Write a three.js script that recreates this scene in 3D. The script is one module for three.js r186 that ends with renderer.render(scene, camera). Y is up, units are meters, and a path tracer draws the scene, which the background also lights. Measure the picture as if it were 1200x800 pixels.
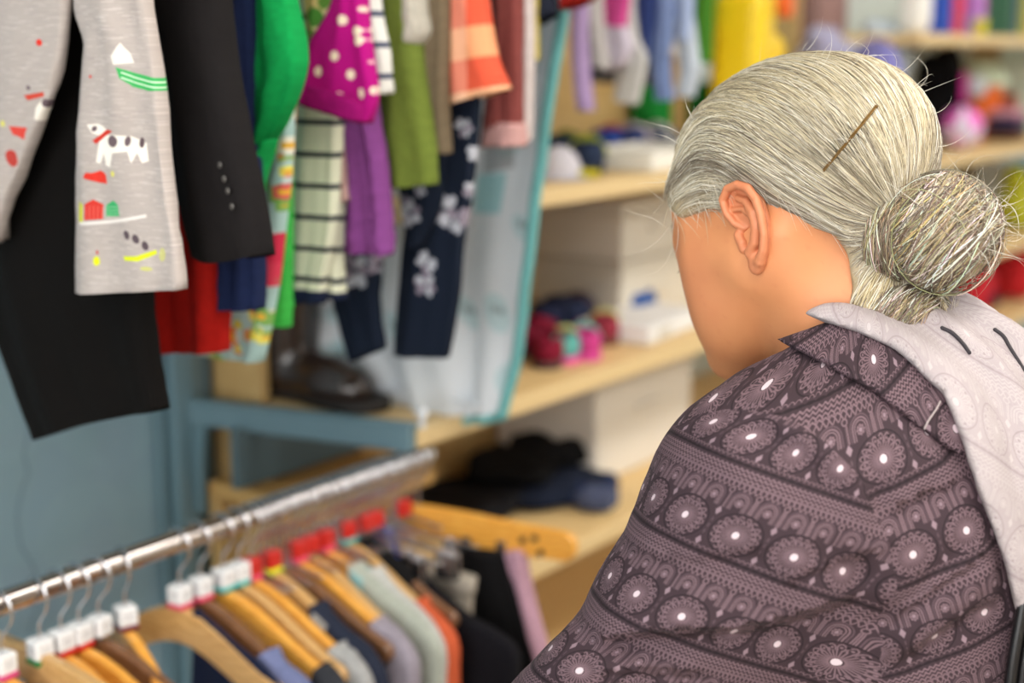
import * as THREE from 'three';
import { mergeGeometries, mergeVertices } from 'three/addons/utils/BufferGeometryUtils.js';
import { RoundedBoxGeometry } from 'three/addons/geometries/RoundedBoxGeometry.js';
import { RectAreaLightUniformsLib } from 'three/addons/lights/RectAreaLightUniformsLib.js';

// ---------- camera, exposure, lights ----------
const renderer = new THREE.WebGLRenderer({ antialias: true });
renderer.toneMapping = THREE.LinearToneMapping;
renderer.toneMappingExposure = 1.0;
renderer.shadowMap.enabled = true;
const scene = new THREE.Scene();
scene.background = new THREE.Color(0x000000);
const camera = new THREE.PerspectiveCamera(27, 1.5, 0.05, 60);
camera.filmGauge = 36;                       // a 50 mm lens on a 36 x 24 mm frame
const PITCH = 11.5 * Math.PI / 180, EYE = 1.5, FPX = 400 / Math.tan(13.5 * Math.PI / 180);
camera.position.set(0, EYE, 0);
camera.rotation.set(-PITCH, 0, 0);
camera.focus = 1.02;
camera.userData.fStop = 2.8;
camera.updateMatrixWorld();
RectAreaLightUniformsLib.init();

// the aisle: s runs along the shelf wall away from the camera, w out from the wall, y up
const TH = 36.3 * Math.PI / 180, DIR = new THREE.Vector3(Math.sin(TH), 0, -Math.cos(TH)), NRM = new THREE.Vector3(Math.cos(TH), 0, Math.sin(TH));
const RAILEND = new THREE.Vector3(-0.125, 0, -1.80), RAILW = 0.36, RAILY = 0.978;
const A = (s, w, y) => RAILEND.clone().addScaledVector(DIR, s).addScaledVector(NRM, w - RAILW).setY(y);
const AISLE = Math.PI / 2 - TH;              // turns local x to DIR, local z to NRM
const HANG = -TH;                            // turns local x to NRM, local z to -DIR (a garment that hangs across the rail)

const LIGHTS = [];
for (const [s, w] of [[-2.6, 1.7], [-1.0, 1.7], [0.6, 1.7], [2.2, 1.7], [3.8, 1.7], [-1.0, 3.3], [0.6, 3.3], [2.2, 3.3]]) LIGHTS.push([s, w]);
const LAMP_POWER = 9, LAMP_COLOR = new THREE.Color(1.0, 0.965, 0.91);
const ADDED_WINDOW = { w: 1.9, y: 1.55, width: 2.8, height: 1.5, power: 2.6, color: new THREE.Color(0.97, 0.985, 1.0) };   // added unseen window behind the camera, put in to flatten the light

// ---------- helpers ----------
function rng(a) { return () => { a |= 0; a = a + 0x6D2B79F5 | 0; let t = Math.imul(a ^ a >>> 15, 1 | a); t = t + Math.imul(t ^ t >>> 7, 61 | t) ^ t; return ((t ^ t >>> 14) >>> 0) / 4294967296; }; }
const V = (x, y, z) => new THREE.Vector3(x, y, z);
const lerp = (a, b, t) => a + (b - a) * t, clamp = (x, a, b) => Math.min(b, Math.max(a, x));
const sstep = (a, b, x) => { const t = clamp((x - a) / (b - a), 0, 1); return t * t * (3 - 2 * t); };
const rayDir = (px, py) => V((px - 600) / FPX, (400 - py) / FPX, -1).applyEuler(camera.rotation);
const seen = (px, py, depth) => rayDir(px, py).multiplyScalar(depth).add(camera.position);
function onPlane(px, py, point, normal) { const d = rayDir(px, py); return d.multiplyScalar(point.clone().sub(camera.position).dot(normal) / d.dot(normal)).add(camera.position); }
function project(p) { const q = p.clone().sub(camera.position).applyEuler(new THREE.Euler(PITCH, 0, 0)); return [600 - FPX * q.x / q.z, 400 + FPX * q.y / q.z, -q.z]; }
function sAt(px, w, y) { let a = -3, b = 6; for (let i = 0; i < 50; i++) { const m = (a + b) / 2; (project(A(m, w, y))[0] < px) ? a = m : b = m; } return (a + b) / 2; }
// value noise
function hash3(x, y, z) { let h = Math.imul(x, 374761393) + Math.imul(y, 668265263) + Math.imul(z, 2147483647 ^ 0x5bd1e995); h = Math.imul(h ^ h >>> 13, 1274126177); return ((h ^ h >>> 16) >>> 0) / 4294967296; }
function noise(x, y = 0, z = 0) {
  const X = Math.floor(x), Y = Math.floor(y), Z = Math.floor(z), f = (t) => t * t * (3 - 2 * t), u = f(x - X), v = f(y - Y), w = f(z - Z);
  const c = (i, j, k) => hash3(X + i, Y + j, Z + k);
  return lerp(lerp(lerp(c(0, 0, 0), c(1, 0, 0), u), lerp(c(0, 1, 0), c(1, 1, 0), u), v), lerp(lerp(c(0, 0, 1), c(1, 0, 1), u), lerp(c(0, 1, 1), c(1, 1, 1), u), v), w) * 2 - 1;
}
const fbm = (x, y, z = 0, n = 4) => { let s = 0, a = 0.5; for (let i = 0; i < n; i++) { s += a * noise(x, y, z); x *= 2.03; y *= 2.03; z *= 2.03; a *= 0.5; } return s; };

const names = new Map();
function numbered(name) { const n = names.get(name) ?? 0; names.set(name, n + 1); return n ? name + '_' + String(n).padStart(3, '0') : name; }
function shadows(o) { o.traverse((m) => { if (m.isMesh) { m.castShadow = true; m.receiveShadow = true; } }); }
function thing(name, label, category, pos, turn = 0, group) {
  const o = new THREE.Group(); o.name = numbered(name); scene.add(o);
  if (pos) o.position.copy(pos); o.rotation.y = turn; o.userData = { label, category };
  if (group) o.userData.group = group;
  return o;
}
function part(name, geo, mat, parent, label) {
  const g = Array.isArray(geo) ? join(geo) : geo;
  const m = new THREE.Mesh(g, mat); m.name = name; m.castShadow = m.receiveShadow = true; parent.add(m);
  if (label) m.userData.label = label;
  return m;
}
function join(list) {
  list = list.map((g) => { g = g.index ? g.toNonIndexed() : g; for (const k of Object.keys(g.attributes)) if (!['position', 'normal', 'uv'].includes(k)) g.deleteAttribute(k); if (!g.attributes.uv) g.setAttribute('uv', new THREE.BufferAttribute(new Float32Array(g.attributes.position.count * 2), 2)); return g; });
  return list.length > 1 ? mergeGeometries(list) : list[0];
}
function structure(name, geo, mat, pos, turn = 0) {
  const m = part(name, geo, mat, scene); if (pos) m.position.copy(pos); m.rotation.y = turn; m.userData.kind = 'structure'; return m;
}
const box = (w, h, d, r = 0.003) => { const g = r ? new RoundedBoxGeometry(w, h, d, 2, Math.min(r, w / 2.01, h / 2.01, d / 2.01)) : new THREE.BoxGeometry(w, h, d); return g; };
const boxAt = (w, h, d, x, y, z, r) => box(w, h, d, r).translate(x, y, z);
function tube(pts, r, seg = 24, sides = 7, closed = false) { return new THREE.TubeGeometry(new THREE.CatmullRomCurve3(pts, closed, 'catmullrom', 0.5), seg, r, sides, closed); }
function capped(pts, r, seg, sides) { return join([tube(pts, r, seg, sides), new THREE.SphereGeometry(r, 8, 6).translate(...pts[0].toArray()), new THREE.SphereGeometry(r, 8, 6).translate(...pts[pts.length - 1].toArray())]); }

// ---------- textures and materials ----------
function canvas(w, h, draw) { const c = document.createElement('canvas'); c.width = w; c.height = h; draw(c.getContext('2d'), w, h); return c; }
function canvasTex(w, h, draw, srgb = true) { const t = new THREE.CanvasTexture(canvas(w, h, draw)); if (srgb) t.colorSpace = THREE.SRGBColorSpace; t.wrapS = t.wrapT = THREE.RepeatWrapping; t.magFilter = THREE.LinearFilter; return t; }
function dataTex(n, f, srgb = false) {
  const d = new Uint8Array(n * n * 4);
  for (let y = 0; y < n; y++) for (let x = 0; x < n; x++) { const v = f(x / n, y / n), k = (y * n + x) * 4; const c = Array.isArray(v) ? v : [v, v, v]; for (let i = 0; i < 3; i++) d[k + i] = clamp(c[i], 0, 1) * 255; d[k + 3] = 255; }
  const t = new THREE.DataTexture(d, n, n); t.wrapS = t.wrapT = THREE.RepeatWrapping; t.magFilter = THREE.LinearFilter; t.minFilter = THREE.LinearMipmapLinearFilter; t.generateMipmaps = true; if (srgb) t.colorSpace = THREE.SRGBColorSpace; t.needsUpdate = true; return t;
}
// noise that tiles with period n cells
function tileNoise(u, v, n, seed = 0) {
  const x = u * n, y = v * n, X = Math.floor(x), Y = Math.floor(y), f = (t) => t * t * (3 - 2 * t), a = f(x - X), b = f(y - Y), c = (i, j) => hash3((X + i) % n, (Y + j) % n, seed);
  return lerp(lerp(c(0, 0), c(1, 0), a), lerp(c(0, 1), c(1, 1), a), b);
}
const tileFbm = (u, v, n, seed) => 0.5 * tileNoise(u, v, n, seed) + 0.3 * tileNoise(u, v, n * 2, seed + 1) + 0.2 * tileNoise(u, v, n * 4, seed + 2);
const knitTex = dataTex(128, (u, v) => 0.82 + 0.18 * tileFbm(u, v, 16, 3) * (0.75 + 0.25 * Math.sin(v * 64 * 2 * Math.PI)), true);     // 6 cm tile of fine cloth
const clothBump = dataTex(128, (u, v) => 0.5 + 0.25 * Math.sin(u * 48 * 2 * Math.PI) * Math.sin(v * 48 * 2 * Math.PI) + 0.4 * (tileFbm(u, v, 10, 8) - 0.5));
function rep(t, k, l = k) { const c = t.clone(); c.repeat.set(k, l); c.needsUpdate = true; return c; }
const knit16 = rep(knitTex, 16), bump16 = rep(clothBump, 16);
const mats = new Map();
function cloth(color, o = {}) {
  const key = 'c' + color + JSON.stringify(o);
  if (!mats.has(key)) mats.set(key, new THREE.MeshPhysicalMaterial({ color, map: knit16, bumpMap: bump16, bumpScale: o.bump ?? 0.0008, roughness: o.rough ?? 0.9, specularIntensity: 0.35, sheen: o.sheen ?? 0.15, sheenRoughness: 0.6, sheenColor: new THREE.Color(color), side: THREE.DoubleSide, ...(o.tr ? { transmission: o.tr } : {}) }));
  return mats.get(key);
}
function plastic(color, rough = 0.4) { const key = 'p' + color + rough; if (!mats.has(key)) mats.set(key, new THREE.MeshPhysicalMaterial({ color, roughness: rough })); return mats.get(key); }
function metal(color, rough = 0.2) { const key = 'm' + color + rough; if (!mats.has(key)) mats.set(key, new THREE.MeshPhysicalMaterial({ color, roughness: rough, metalness: 1 })); return mats.get(key); }
const woodTex = (base, dark, seed) => dataTex(256, (u, v) => { const w = tileFbm(u, v, 4, seed) * 0.6, g = 0.5 + 0.5 * Math.sin((v * 14 + w * 5) * 2 * Math.PI), f = tileNoise(u * 1, v, 64, seed + 5) * 0.35, k = clamp(g * 0.45 + f, 0, 1); return base.map((b, i) => lerp(b, dark[i], k)); }, true);
const beech = new THREE.MeshPhysicalMaterial({ map: rep(woodTex([0.95, 0.71, 0.32], [0.84, 0.55, 0.18], 11), 4, 8), roughness: 0.32, clearcoat: 0.5, clearcoatRoughness: 0.25 });
const beechPale = new THREE.MeshPhysicalMaterial({ map: rep(woodTex([0.86, 0.70, 0.46], [0.74, 0.55, 0.32], 12), 4, 8), roughness: 0.35, clearcoat: 0.4, clearcoatRoughness: 0.3 });
const beechDark = new THREE.MeshPhysicalMaterial({ map: rep(woodTex([0.52, 0.36, 0.24], [0.40, 0.26, 0.16], 13), 4, 8), roughness: 0.35, clearcoat: 0.4, clearcoatRoughness: 0.3 });
const boardMat = new THREE.MeshPhysicalMaterial({ map: rep(woodTex([0.90, 0.79, 0.58], [0.83, 0.69, 0.46], 21), 1, 3), roughness: 0.5 });
const panelMat = new THREE.MeshPhysicalMaterial({ map: rep(woodTex([0.80, 0.68, 0.46], [0.74, 0.60, 0.38], 22), 1, 2), roughness: 0.55 });
const chrome = metal(0xd8d8dc, 0.16);
const blob = (c, pts, fill) => { c.fillStyle = fill; c.beginPath(); pts.forEach(([x, y], i) => (i ? c.lineTo(x, y) : c.moveTo(x, y))); c.closePath(); c.fill(); };
const ell = (c, [x, y], rx, ry, fill, rot = 0) => { c.fillStyle = fill; c.beginPath(); c.ellipse(x, y, rx, ry, rot, 0, 7); c.fill(); };

// ---------- the room ----------
const S0 = -3.4, S1 = 5.0, W1 = 4.2, TOP = 2.7, SM = (S0 + S1) / 2, SL = S1 - S0;
const crackTex = canvasTex(1024, 1024, (c, w, h) => {
  c.fillStyle = '#7d99a6'; c.fillRect(0, 0, w, h);
  const r = rng(5);
  for (let i = 0; i < 900; i++) { c.fillStyle = `rgba(${r() < 0.5 ? '150,175,186' : '104,132,146'},${0.03 + r() * 0.05})`; c.beginPath(); c.ellipse(r() * w, r() * h, 10 + r() * 60, 8 + r() * 40, r() * 3, 0, 7); c.fill(); }
  c.strokeStyle = 'rgba(70,92,104,.55)'; c.lineWidth = 1.3;
  for (let k = 0; k < 5; k++) { let x = r() * w, y = r() * h; c.beginPath(); c.moveTo(x, y); for (let i = 0; i < 26; i++) { x += (r() - 0.5) * 16; y += 7 + r() * 6; c.lineTo(x, y); } c.stroke(); }
});
const bluePaint = new THREE.MeshPhysicalMaterial({ map: rep(crackTex, 4.2, 1.35), roughness: 0.55, bumpMap: rep(clothBump, 20), bumpScale: 0.0004 });
const whitePaint = new THREE.MeshStandardMaterial({ color: 0xe6e2da, roughness: 0.85, bumpMap: rep(clothBump, 8), bumpScale: 0.001 });
const ceilingPaint = new THREE.MeshStandardMaterial({ color: 0xefedE8, roughness: 0.9, bumpMap: rep(clothBump, 12), bumpScale: 0.001 });
const floorMat = new THREE.MeshPhysicalMaterial({ map: rep(dataTex(256, (u, v) => { const k = tileFbm(u, v, 8, 41), s = tileNoise(u, v, 96, 44) > 0.8 ? 0.06 : 0; return [0.52 + k * 0.14 - s, 0.47 + k * 0.13 - s, 0.40 + k * 0.12 - s]; }, true), 6, 4), roughness: 0.45 });
structure('floor', new THREE.BoxGeometry(SL + 0.4, 0.1, W1 + 0.4), floorMat, A(SM, W1 / 2, -0.05), AISLE);
structure('ceiling', new THREE.BoxGeometry(SL + 0.4, 0.1, W1 + 0.4), ceilingPaint, A(SM, W1 / 2, TOP + 0.05), AISLE);
structure('wall_left', new THREE.BoxGeometry(SL, TOP, 0.1), bluePaint, A(SM, -0.05, TOP / 2), AISLE);
structure('wall_right', new THREE.BoxGeometry(SL, TOP, 0.1), whitePaint, A(SM, W1 + 0.05, TOP / 2), AISLE);
structure('wall_back', new THREE.BoxGeometry(0.1, TOP, W1 + 0.2), whitePaint, A(S1 + 0.05, W1 / 2, TOP / 2), AISLE);
{ // front wall with the added window that evens out the light
  const { w, y, width, height } = ADDED_WINDOW, W = W1 + 0.2, c = w - W1 / 2, lo = y - height / 2, hi = y + height / 2, lw = W / 2 + c - width / 2, rw = W / 2 - c - width / 2;
  structure('wall_front', [boxAt(0.1, lo, W, 0, lo / 2, 0, 0), boxAt(0.1, TOP - hi, W, 0, (TOP + hi) / 2, 0, 0), boxAt(0.1, height, lw, 0, y, -W / 2 + lw / 2, 0), boxAt(0.1, height, rw, 0, y, W / 2 - rw / 2, 0)], whitePaint, A(S0 - 0.05, W1 / 2, 0), AISLE);
  const win = structure('added_window_1', [boxAt(0.08, 0.05, width, 0, lo + 0.025, 0, 0.004), boxAt(0.08, 0.05, width, 0, hi - 0.025, 0, 0.004), ...[-1, 0, 1].map((k) => boxAt(0.08, height, 0.05, 0, y, k * (width / 2 - 0.025), 0.004))], plastic(0xf0f0ee, 0.5), A(S0 - 0.05, w, 0), AISLE);
  part('added_window_pane', boxAt(0.006, height - 0.06, width - 0.06, -0.03, y, 0, 0), new THREE.MeshStandardMaterial({ color: 0xffffff, emissive: ADDED_WINDOW.color, emissiveIntensity: 2.5, roughness: 0.3 }), win);
  const l = new THREE.RectAreaLight(ADDED_WINDOW.color, ADDED_WINDOW.power, width - 0.1, height - 0.1); l.position.copy(A(S0 + 0.01, w, y)); l.name = 'added_window_light'; l.castShadow = true;
  l.quaternion.setFromAxisAngle(V(0, 1, 0), AISLE - Math.PI / 2); scene.add(l);
}

// ceiling lamps: a white housing, a glowing diffuser and the light in front of it
const glow = new THREE.MeshStandardMaterial({ color: 0xffffff, emissive: LAMP_COLOR, emissiveIntensity: 4, roughness: 0.6 });
for (const [i, [s, w]] of LIGHTS.entries()) {
  const t = thing('ceiling_lamp', 'white fluorescent ceiling panel lamp in the shop ceiling', 'lamp', A(s, w, TOP), AISLE, 'ceiling lamps of the shop');
  part('housing', boxAt(1.26, 0.05, 0.46, 0, -0.025, 0, 0.006), plastic(0xf2f2f2, 0.5), t);
  part('diffuser', boxAt(1.2, 0.01, 0.4, 0, -0.053, 0, 0.002), glow, t);
  const l = new THREE.RectAreaLight(LAMP_COLOR, LAMP_POWER, 1.2, 0.4);
  l.position.copy(A(s, w, TOP - 0.062)); l.lookAt(A(s, w, 0)); l.rotateZ(0); l.castShadow = true; l.name = 'lamp_light';
  const q = new THREE.Quaternion().setFromAxisAngle(V(0, 1, 0), AISLE).multiply(new THREE.Quaternion().setFromAxisAngle(V(1, 0, 0), -Math.PI / 2)); l.quaternion.copy(q);
  scene.add(l);
}

// ---------- shelving along the wall ----------
const gapDark = plastic(0x3a3b3a, 0.5);
const shelfEdge = plastic(0xd9be8c, 0.45);
function shelfUnit(s0, s1, heights, depth, label, back) {
  const t = thing('shelving_unit', label, 'shelf', A((s0 + s1) / 2, 0, 0), AISLE), L = s1 - s0;
  part('back_panel', boxAt(L, 2.05, 0.012, 0, 1.025, 0.012, 0.002), back, t);
  for (const y of heights) { const b = part('shelf_board', boxAt(L - 0.045, 0.024, depth - 0.02, 0, y - 0.012, depth / 2 + 0.008, 0.004), boardMat, t); part('edge_strip', boxAt(L - 0.045, 0.0255, 0.006, 0, y - 0.012, depth + 0.001, 0.002), shelfEdge, b); }
  for (const k of [-1, 1]) part('side_panel', boxAt(0.02, 2.05, 0.10, k * (L / 2 - 0.01), 1.025, 0.056, 0.003), panelMat, t);
  part('plinth', boxAt(L, 0.08, depth - 0.05, 0, 0.04, depth / 2 - 0.02, 0.003), panelMat, t);
  return t;
}
const paleBack = new THREE.MeshPhysicalMaterial({ map: rep(dataTex(64, (u, v) => { const k = tileFbm(u, v, 6, 61) * 0.06; return [0.76 + k, 0.81 + k, 0.80 + k]; }, true), 2), roughness: 0.6 });
const BAY1 = [0.24, 0.50, 0.76, 1.02, 1.31], BAY2 = [0.24, 0.52, 0.79, 1.0, 1.26, 1.54];
shelfUnit(-0.035, 1.12, BAY1, 0.37, 'beech shelving unit with shoes, boots and pale storage boxes', panelMat);
shelfUnit(1.13, 1.66, BAY2.slice(0, 5), 0.37, 'narrow beech shelving unit with the yellow play tower', paleBack);
shelfUnit(1.67, 3.1, BAY2, 0.37, 'long beech shelving unit crowded with books, balls and bags', paleBack);
{
  const t = thing('gap_shade_post', 'added dark slotted post painting the shadow gap behind the blue shoes', 'post', A(0.615, 0.03, 1.02), AISLE);  // added post, its dark colour stands in for the shadow beside the boxes
  const body = new THREE.Shape([new THREE.Vector2(-0.02, 0), new THREE.Vector2(0.02, 0), new THREE.Vector2(0.02, 0.262), new THREE.Vector2(-0.02, 0.262)]);
  for (let k = 0; k < 6; k++) { const h = new THREE.Path(); h.absellipse(0, 0.03 + k * 0.04, 0.005, 0.011, 0, Math.PI * 2); body.holes.push(h); }
  part('channel', [new THREE.ExtrudeGeometry(body, { depth: 0.003, bevelEnabled: false }), boxAt(0.003, 0.262, 0.03, -0.0185, 0.131, 0.015, 0.001), boxAt(0.003, 0.262, 0.03, 0.0185, 0.131, 0.015, 0.001)], gapDark, t);
}

// ---------- blue wall frame that carries the lower rail ----------
const bluePaintSteel = new THREE.MeshPhysicalMaterial({ color: 0x64818c, roughness: 0.42, bumpMap: bump16, bumpScale: 0.0003 });
{
  const t = thing('rail_bracket', 'blue painted steel wall bracket whose arm carries the chrome rail', 'bracket', A(-0.105, 0, 0), AISLE);
  part('upright', [boxAt(0.035, 2.0, 0.03, 0, 1.0, 0.017, 0.004), boxAt(0.012, 2.0, 0.012, -0.028, 1.0, 0.008, 0.003)], bluePaintSteel, t);
  part('arm', boxAt(0.026, 0.036, 0.375, 0, 0, 0.19, 0.004).rotateY(0.21).translate(0.012, 1.010, 0), bluePaintSteel, t);
  part('corner_plate', (() => { const sh = new THREE.Shape(); sh.moveTo(0, 0.036); sh.lineTo(0.05, 0.036); sh.quadraticCurveTo(0.024, 0.01, 0.022, -0.12); sh.lineTo(0, -0.12); return new THREE.ExtrudeGeometry(sh, { depth: 0.008, bevelEnabled: true, bevelSize: 0.001, bevelThickness: 0.001, bevelSegments: 1 }).rotateY(-Math.PI / 2).translate(0.02, 0.985, 0.02); })(), bluePaintSteel, t);
  part('back_plate', boxAt(0.27, 0.085, 0.014, 0.14, 0.957, 0.118, 0.003), new THREE.MeshPhysicalMaterial({ color: 0x4a6068, roughness: 0.5 }), t, 'dark blue back plate');
  part('knob', [new THREE.SphereGeometry(0.0085, 16, 12).translate(0.105, 1.040, 0.37), new THREE.CylinderGeometry(0.004, 0.004, 0.02, 10).translate(0.105, 1.030, 0.37)], plastic(0xdfe3e8, 0.25), t, 'pale round end knob');
}
{
  const t = thing('clothes_rail', 'straight chrome clothes rail full of wooden hangers', 'rail', A(-1.0, RAILW, RAILY), AISLE);
  part('tube', new THREE.CylinderGeometry(0.0125, 0.0125, 2.04, 28).rotateZ(Math.PI / 2), metal(0xb9b1ad, 0.09), t);
  part('end_cap', new THREE.SphereGeometry(0.0132, 16, 12).translate(1.02, 0, 0), chrome, t);
}
{
  const t = thing('clothes_rail', 'upper chrome clothes rail above the hanging leggings and sleeves', 'rail', A(-0.45, 0.40, 1.80), AISLE);
  part('tube', new THREE.CylinderGeometry(0.0125, 0.0125, 1.9, 24).rotateZ(Math.PI / 2), chrome, t);
  for (const x of [-0.9, 0.75]) part('arm', boxAt(0.02, 0.03, 0.4, x, 0, -0.2, 0.004), bluePaintSteel, t);
}
{ // low board under the blue arm
  const t = thing('wooden_board', 'tan wooden board lying flat below the blue bracket arm', 'board', A(0.045, 0.145, 0.895), AISLE);
  part('board', boxAt(0.24, 0.022, 0.22, 0, 0, 0, 0.003), new THREE.MeshPhysicalMaterial({ map: rep(woodTex([0.80, 0.66, 0.42], [0.74, 0.58, 0.34], 23), 1, 3), roughness: 0.5 }), t);
  part('batten', boxAt(0.24, 0.122, 0.018, 0, -0.071, -0.10, 0.003), panelMat, t);
}

// ---------- garments on the upper rail ----------
// A garment part hangs in the plane at aisle position s. Its two edges are polylines; the cloth between them is a hollow,
// folded sleeve or leg with real thickness.
function smoothLine(pts, n) {
  const c = new THREE.CatmullRomCurve3(pts.map(([x, y]) => V(x, y, 0)), false, 'centripetal');
  return Array.from({ length: n }, (_, i) => { const p = c.getPoint(i / (n - 1)); return [p.x, p.y]; });
}
function loft(L, R, o) {
  const rows = o.rows ?? 30, cols = o.cols ?? 20, l = smoothLine(L, rows), r = smoothLine(R, rows), rnd = rng(o.seed ?? 1), T = o.thick ?? 0.012;
  const ph = [rnd() * 6, rnd() * 6, rnd() * 6, rnd() * 6, rnd() * 6], amp = o.fold ?? 0.006, nf = o.folds ?? 2;
  const pos = [], uv = [], idx = [], N = cols * 2, inner = 2;
  const fold = (c, t) => amp * (0.6 * Math.sin(c * nf * 6.283 + ph[0] + t * 1.5) + 0.35 * Math.sin(c * nf * 2.3 * 6.283 + ph[1] - t * 2.2) + 0.3 * Math.sin(t * 7 + ph[2] + c * 3)) * (0.45 + 0.55 * t);
  const crinkle = (c, t) => (o.crinkle ?? 0.0012) * (fbm(c * 9 + ph[3], t * 14 + ph[4], 3, 3));
  const ring = (t, li, ri, shrink, lift, inside) => {
    for (let k = 0; k < N; k++) {
      const a = k / N * Math.PI * 2, c0 = 0.5 - 0.5 * Math.cos(a), c = 0.5 + (c0 - 0.5) * shrink, front = a < Math.PI, sgn = Math.sin(a);
      let x = lerp(li[0], ri[0], c), y = lerp(li[1], ri[1], c) + lift;
      if (o.hemCurve && t > 0.9) y += o.hemCurve * Math.sin(c * Math.PI) * (t - 0.9) / 0.1;
      let z = Math.sign(sgn) * Math.pow(Math.abs(sgn), 0.55) * T * shrink * (o.taper ? lerp(1, o.taper, t) : 1) + fold(c, t) + crinkle(c + (front ? 0 : 5), t);
      if (o.rib && !inside) z += Math.sign(sgn) * (o.ribAmp ?? 0.0012) * Math.abs(Math.sin(Math.PI * c * Math.hypot(ri[0] - li[0], ri[1] - li[1]) / o.rib)) * Math.min(1, Math.abs(sgn) * 3);
      if (o.seams) for (const [ts, dz] of o.seams) z += Math.sign(sgn) * dz * Math.exp(-(((t - ts) / 0.012) ** 2));
      if (o.bend) z += o.bend(c, t);
      pos.push(x, y, z); uv.push(x, y);
    }
  };
  for (let i = 0; i < rows; i++) ring(i / (rows - 1), l[i], r[i], 1, 0, false);
  for (let i = 1; i <= inner; i++) ring(1, l[rows - 1], r[rows - 1], 1 - 0.07 * i, 0.012 * i - 0.008, true);
  const total = rows + inner;
  for (let i = 0; i < total - 1; i++) for (let k = 0; k < N; k++) { const a = i * N + k, b = i * N + (k + 1) % N; idx.push(a, a + N, b, b, a + N, b + N); }
  for (const i of [0, total - 1]) { const c = pos.length / 3; let sx = 0, sy = 0, sz = 0; for (let k = 0; k < N; k++) { sx += pos[(i * N + k) * 3]; sy += pos[(i * N + k) * 3 + 1]; sz += pos[(i * N + k) * 3 + 2]; } pos.push(sx / N, sy / N + (i ? 0.01 : 0.002), sz / N); uv.push(sx / N, sy / N); for (let k = 0; k < N; k++) { const a = i * N + k, b = i * N + (k + 1) % N; i ? idx.push(a, c, b) : idx.push(a, b, c); } }
  const g = new THREE.BufferGeometry(); g.setAttribute('position', new THREE.Float32BufferAttribute(pos, 3)); g.setAttribute('uv', new THREE.Float32BufferAttribute(uv, 2)); g.setIndex(idx); g.computeVertexNormals();
  return g;
}
// the plane of a garment: returns pixel -> local metres, local to the garment's group
function hangPlane(s, yaw = 0, y0 = 1.2, w = RAILW + 0.04) {
  const turn = HANG + yaw * Math.PI / 180, origin = A(s, w, y0), ex = V(Math.cos(turn), 0, -Math.sin(turn)), ez = V(Math.sin(turn), 0, Math.cos(turn));
  const to = (px, py) => { const p = onPlane(px, py, origin, ez).sub(origin); return [p.dot(ex), p.y]; };
  return { turn, origin, to, all: (l) => l.map(([x, y]) => to(x, y)) };
}
// a printed cloth whose pattern is drawn on a canvas in the garment's own metres
function printed(geo, ppm, draw, o = {}) {
  geo.computeBoundingBox(); const b = geo.boundingBox, w = b.max.x - b.min.x, h = b.max.y - b.min.y, cw = Math.ceil(w * ppm), ch = Math.ceil(h * ppm);
  const uv = geo.attributes.uv; for (let i = 0; i < uv.count; i++) uv.setXY(i, (uv.getX(i) - b.min.x) / w, (uv.getY(i) - b.min.y) / h);
  const toC = ([x, y]) => [(x - b.min.x) * ppm, (b.max.y - y) * ppm];
  const map = canvasTex(cw, ch, (c) => draw(c, toC, cw, ch, ppm));
  return new THREE.MeshPhysicalMaterial({ map, roughness: 0.9, specularIntensity: 0.35, sheen: 0.1, sheenRoughness: 0.6, side: THREE.DoubleSide, bumpMap: rep(clothBump, w * 16, h * 16), bumpScale: 0.0006, ...o });
}
function garment(name, label, category, s, yaw, pieces, group) {
  const pl = hangPlane(s, yaw), front = (o) => { const ez = V(Math.sin(pl.turn), 0, Math.cos(pl.turn)), ex = V(Math.cos(pl.turn), 0, -Math.sin(pl.turn)), q = pl.origin.clone().addScaledVector(ez, o); return (px, py) => { const p = onPlane(px, py, q, ez).sub(pl.origin); return [p.dot(ex), p.y]; }; }, all = pieces.flatMap((p) => p.all ?? [...p.L, ...p.R]), ys = all.map(([x, y]) => pl.to(x, y));
  const g = thing(name, label, category, pl.origin, pl.turn, group);
  for (const [i, p] of pieces.entries()) {
    if (p.build) { p.build(pl, g); continue; }
    const geo = loft(pl.all(p.L), pl.all(p.R), { seed: i * 7 + Math.round(s * 1000) + 900, ...p });
    if (p.z) geo.translate(0, 0, p.z);
    const mat = p.print ? printed(geo, p.ppm ?? 1500, (c, toC, w, h, ppm) => { const to = front((p.thick ?? 0.012) * 0.95 + (p.z ?? 0)); p.print(c, (x, y) => toC(to(x, y)), w, h, ppm); }, p.mat) : p.m;
    const m = part(p.name, geo, mat, g, p.label);
    if (p.sub) p.sub(m, pl, geo);
  }
  return g;
}
const speckle = (c, w, h, seed, colors, n, r0, r1) => { const r = rng(seed); for (let i = 0; i < n; i++) { c.fillStyle = colors[Math.floor(r() * colors.length)]; c.beginPath(); c.ellipse(r() * w, r() * h, r0 + r() * (r1 - r0), r0 + r() * (r1 - r0), r() * 3, 0, 7); c.fill(); } };
function heather(c, w, h, seed) { const r = rng(seed); for (let i = 0; i < 2600; i++) { c.fillStyle = r() < 0.5 ? 'rgba(245,240,238,.22)' : 'rgba(140,128,132,.16)'; c.fillRect(r() * w, r() * h, 8 + r() * 30, 1 + r() * 1.2); } }

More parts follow.
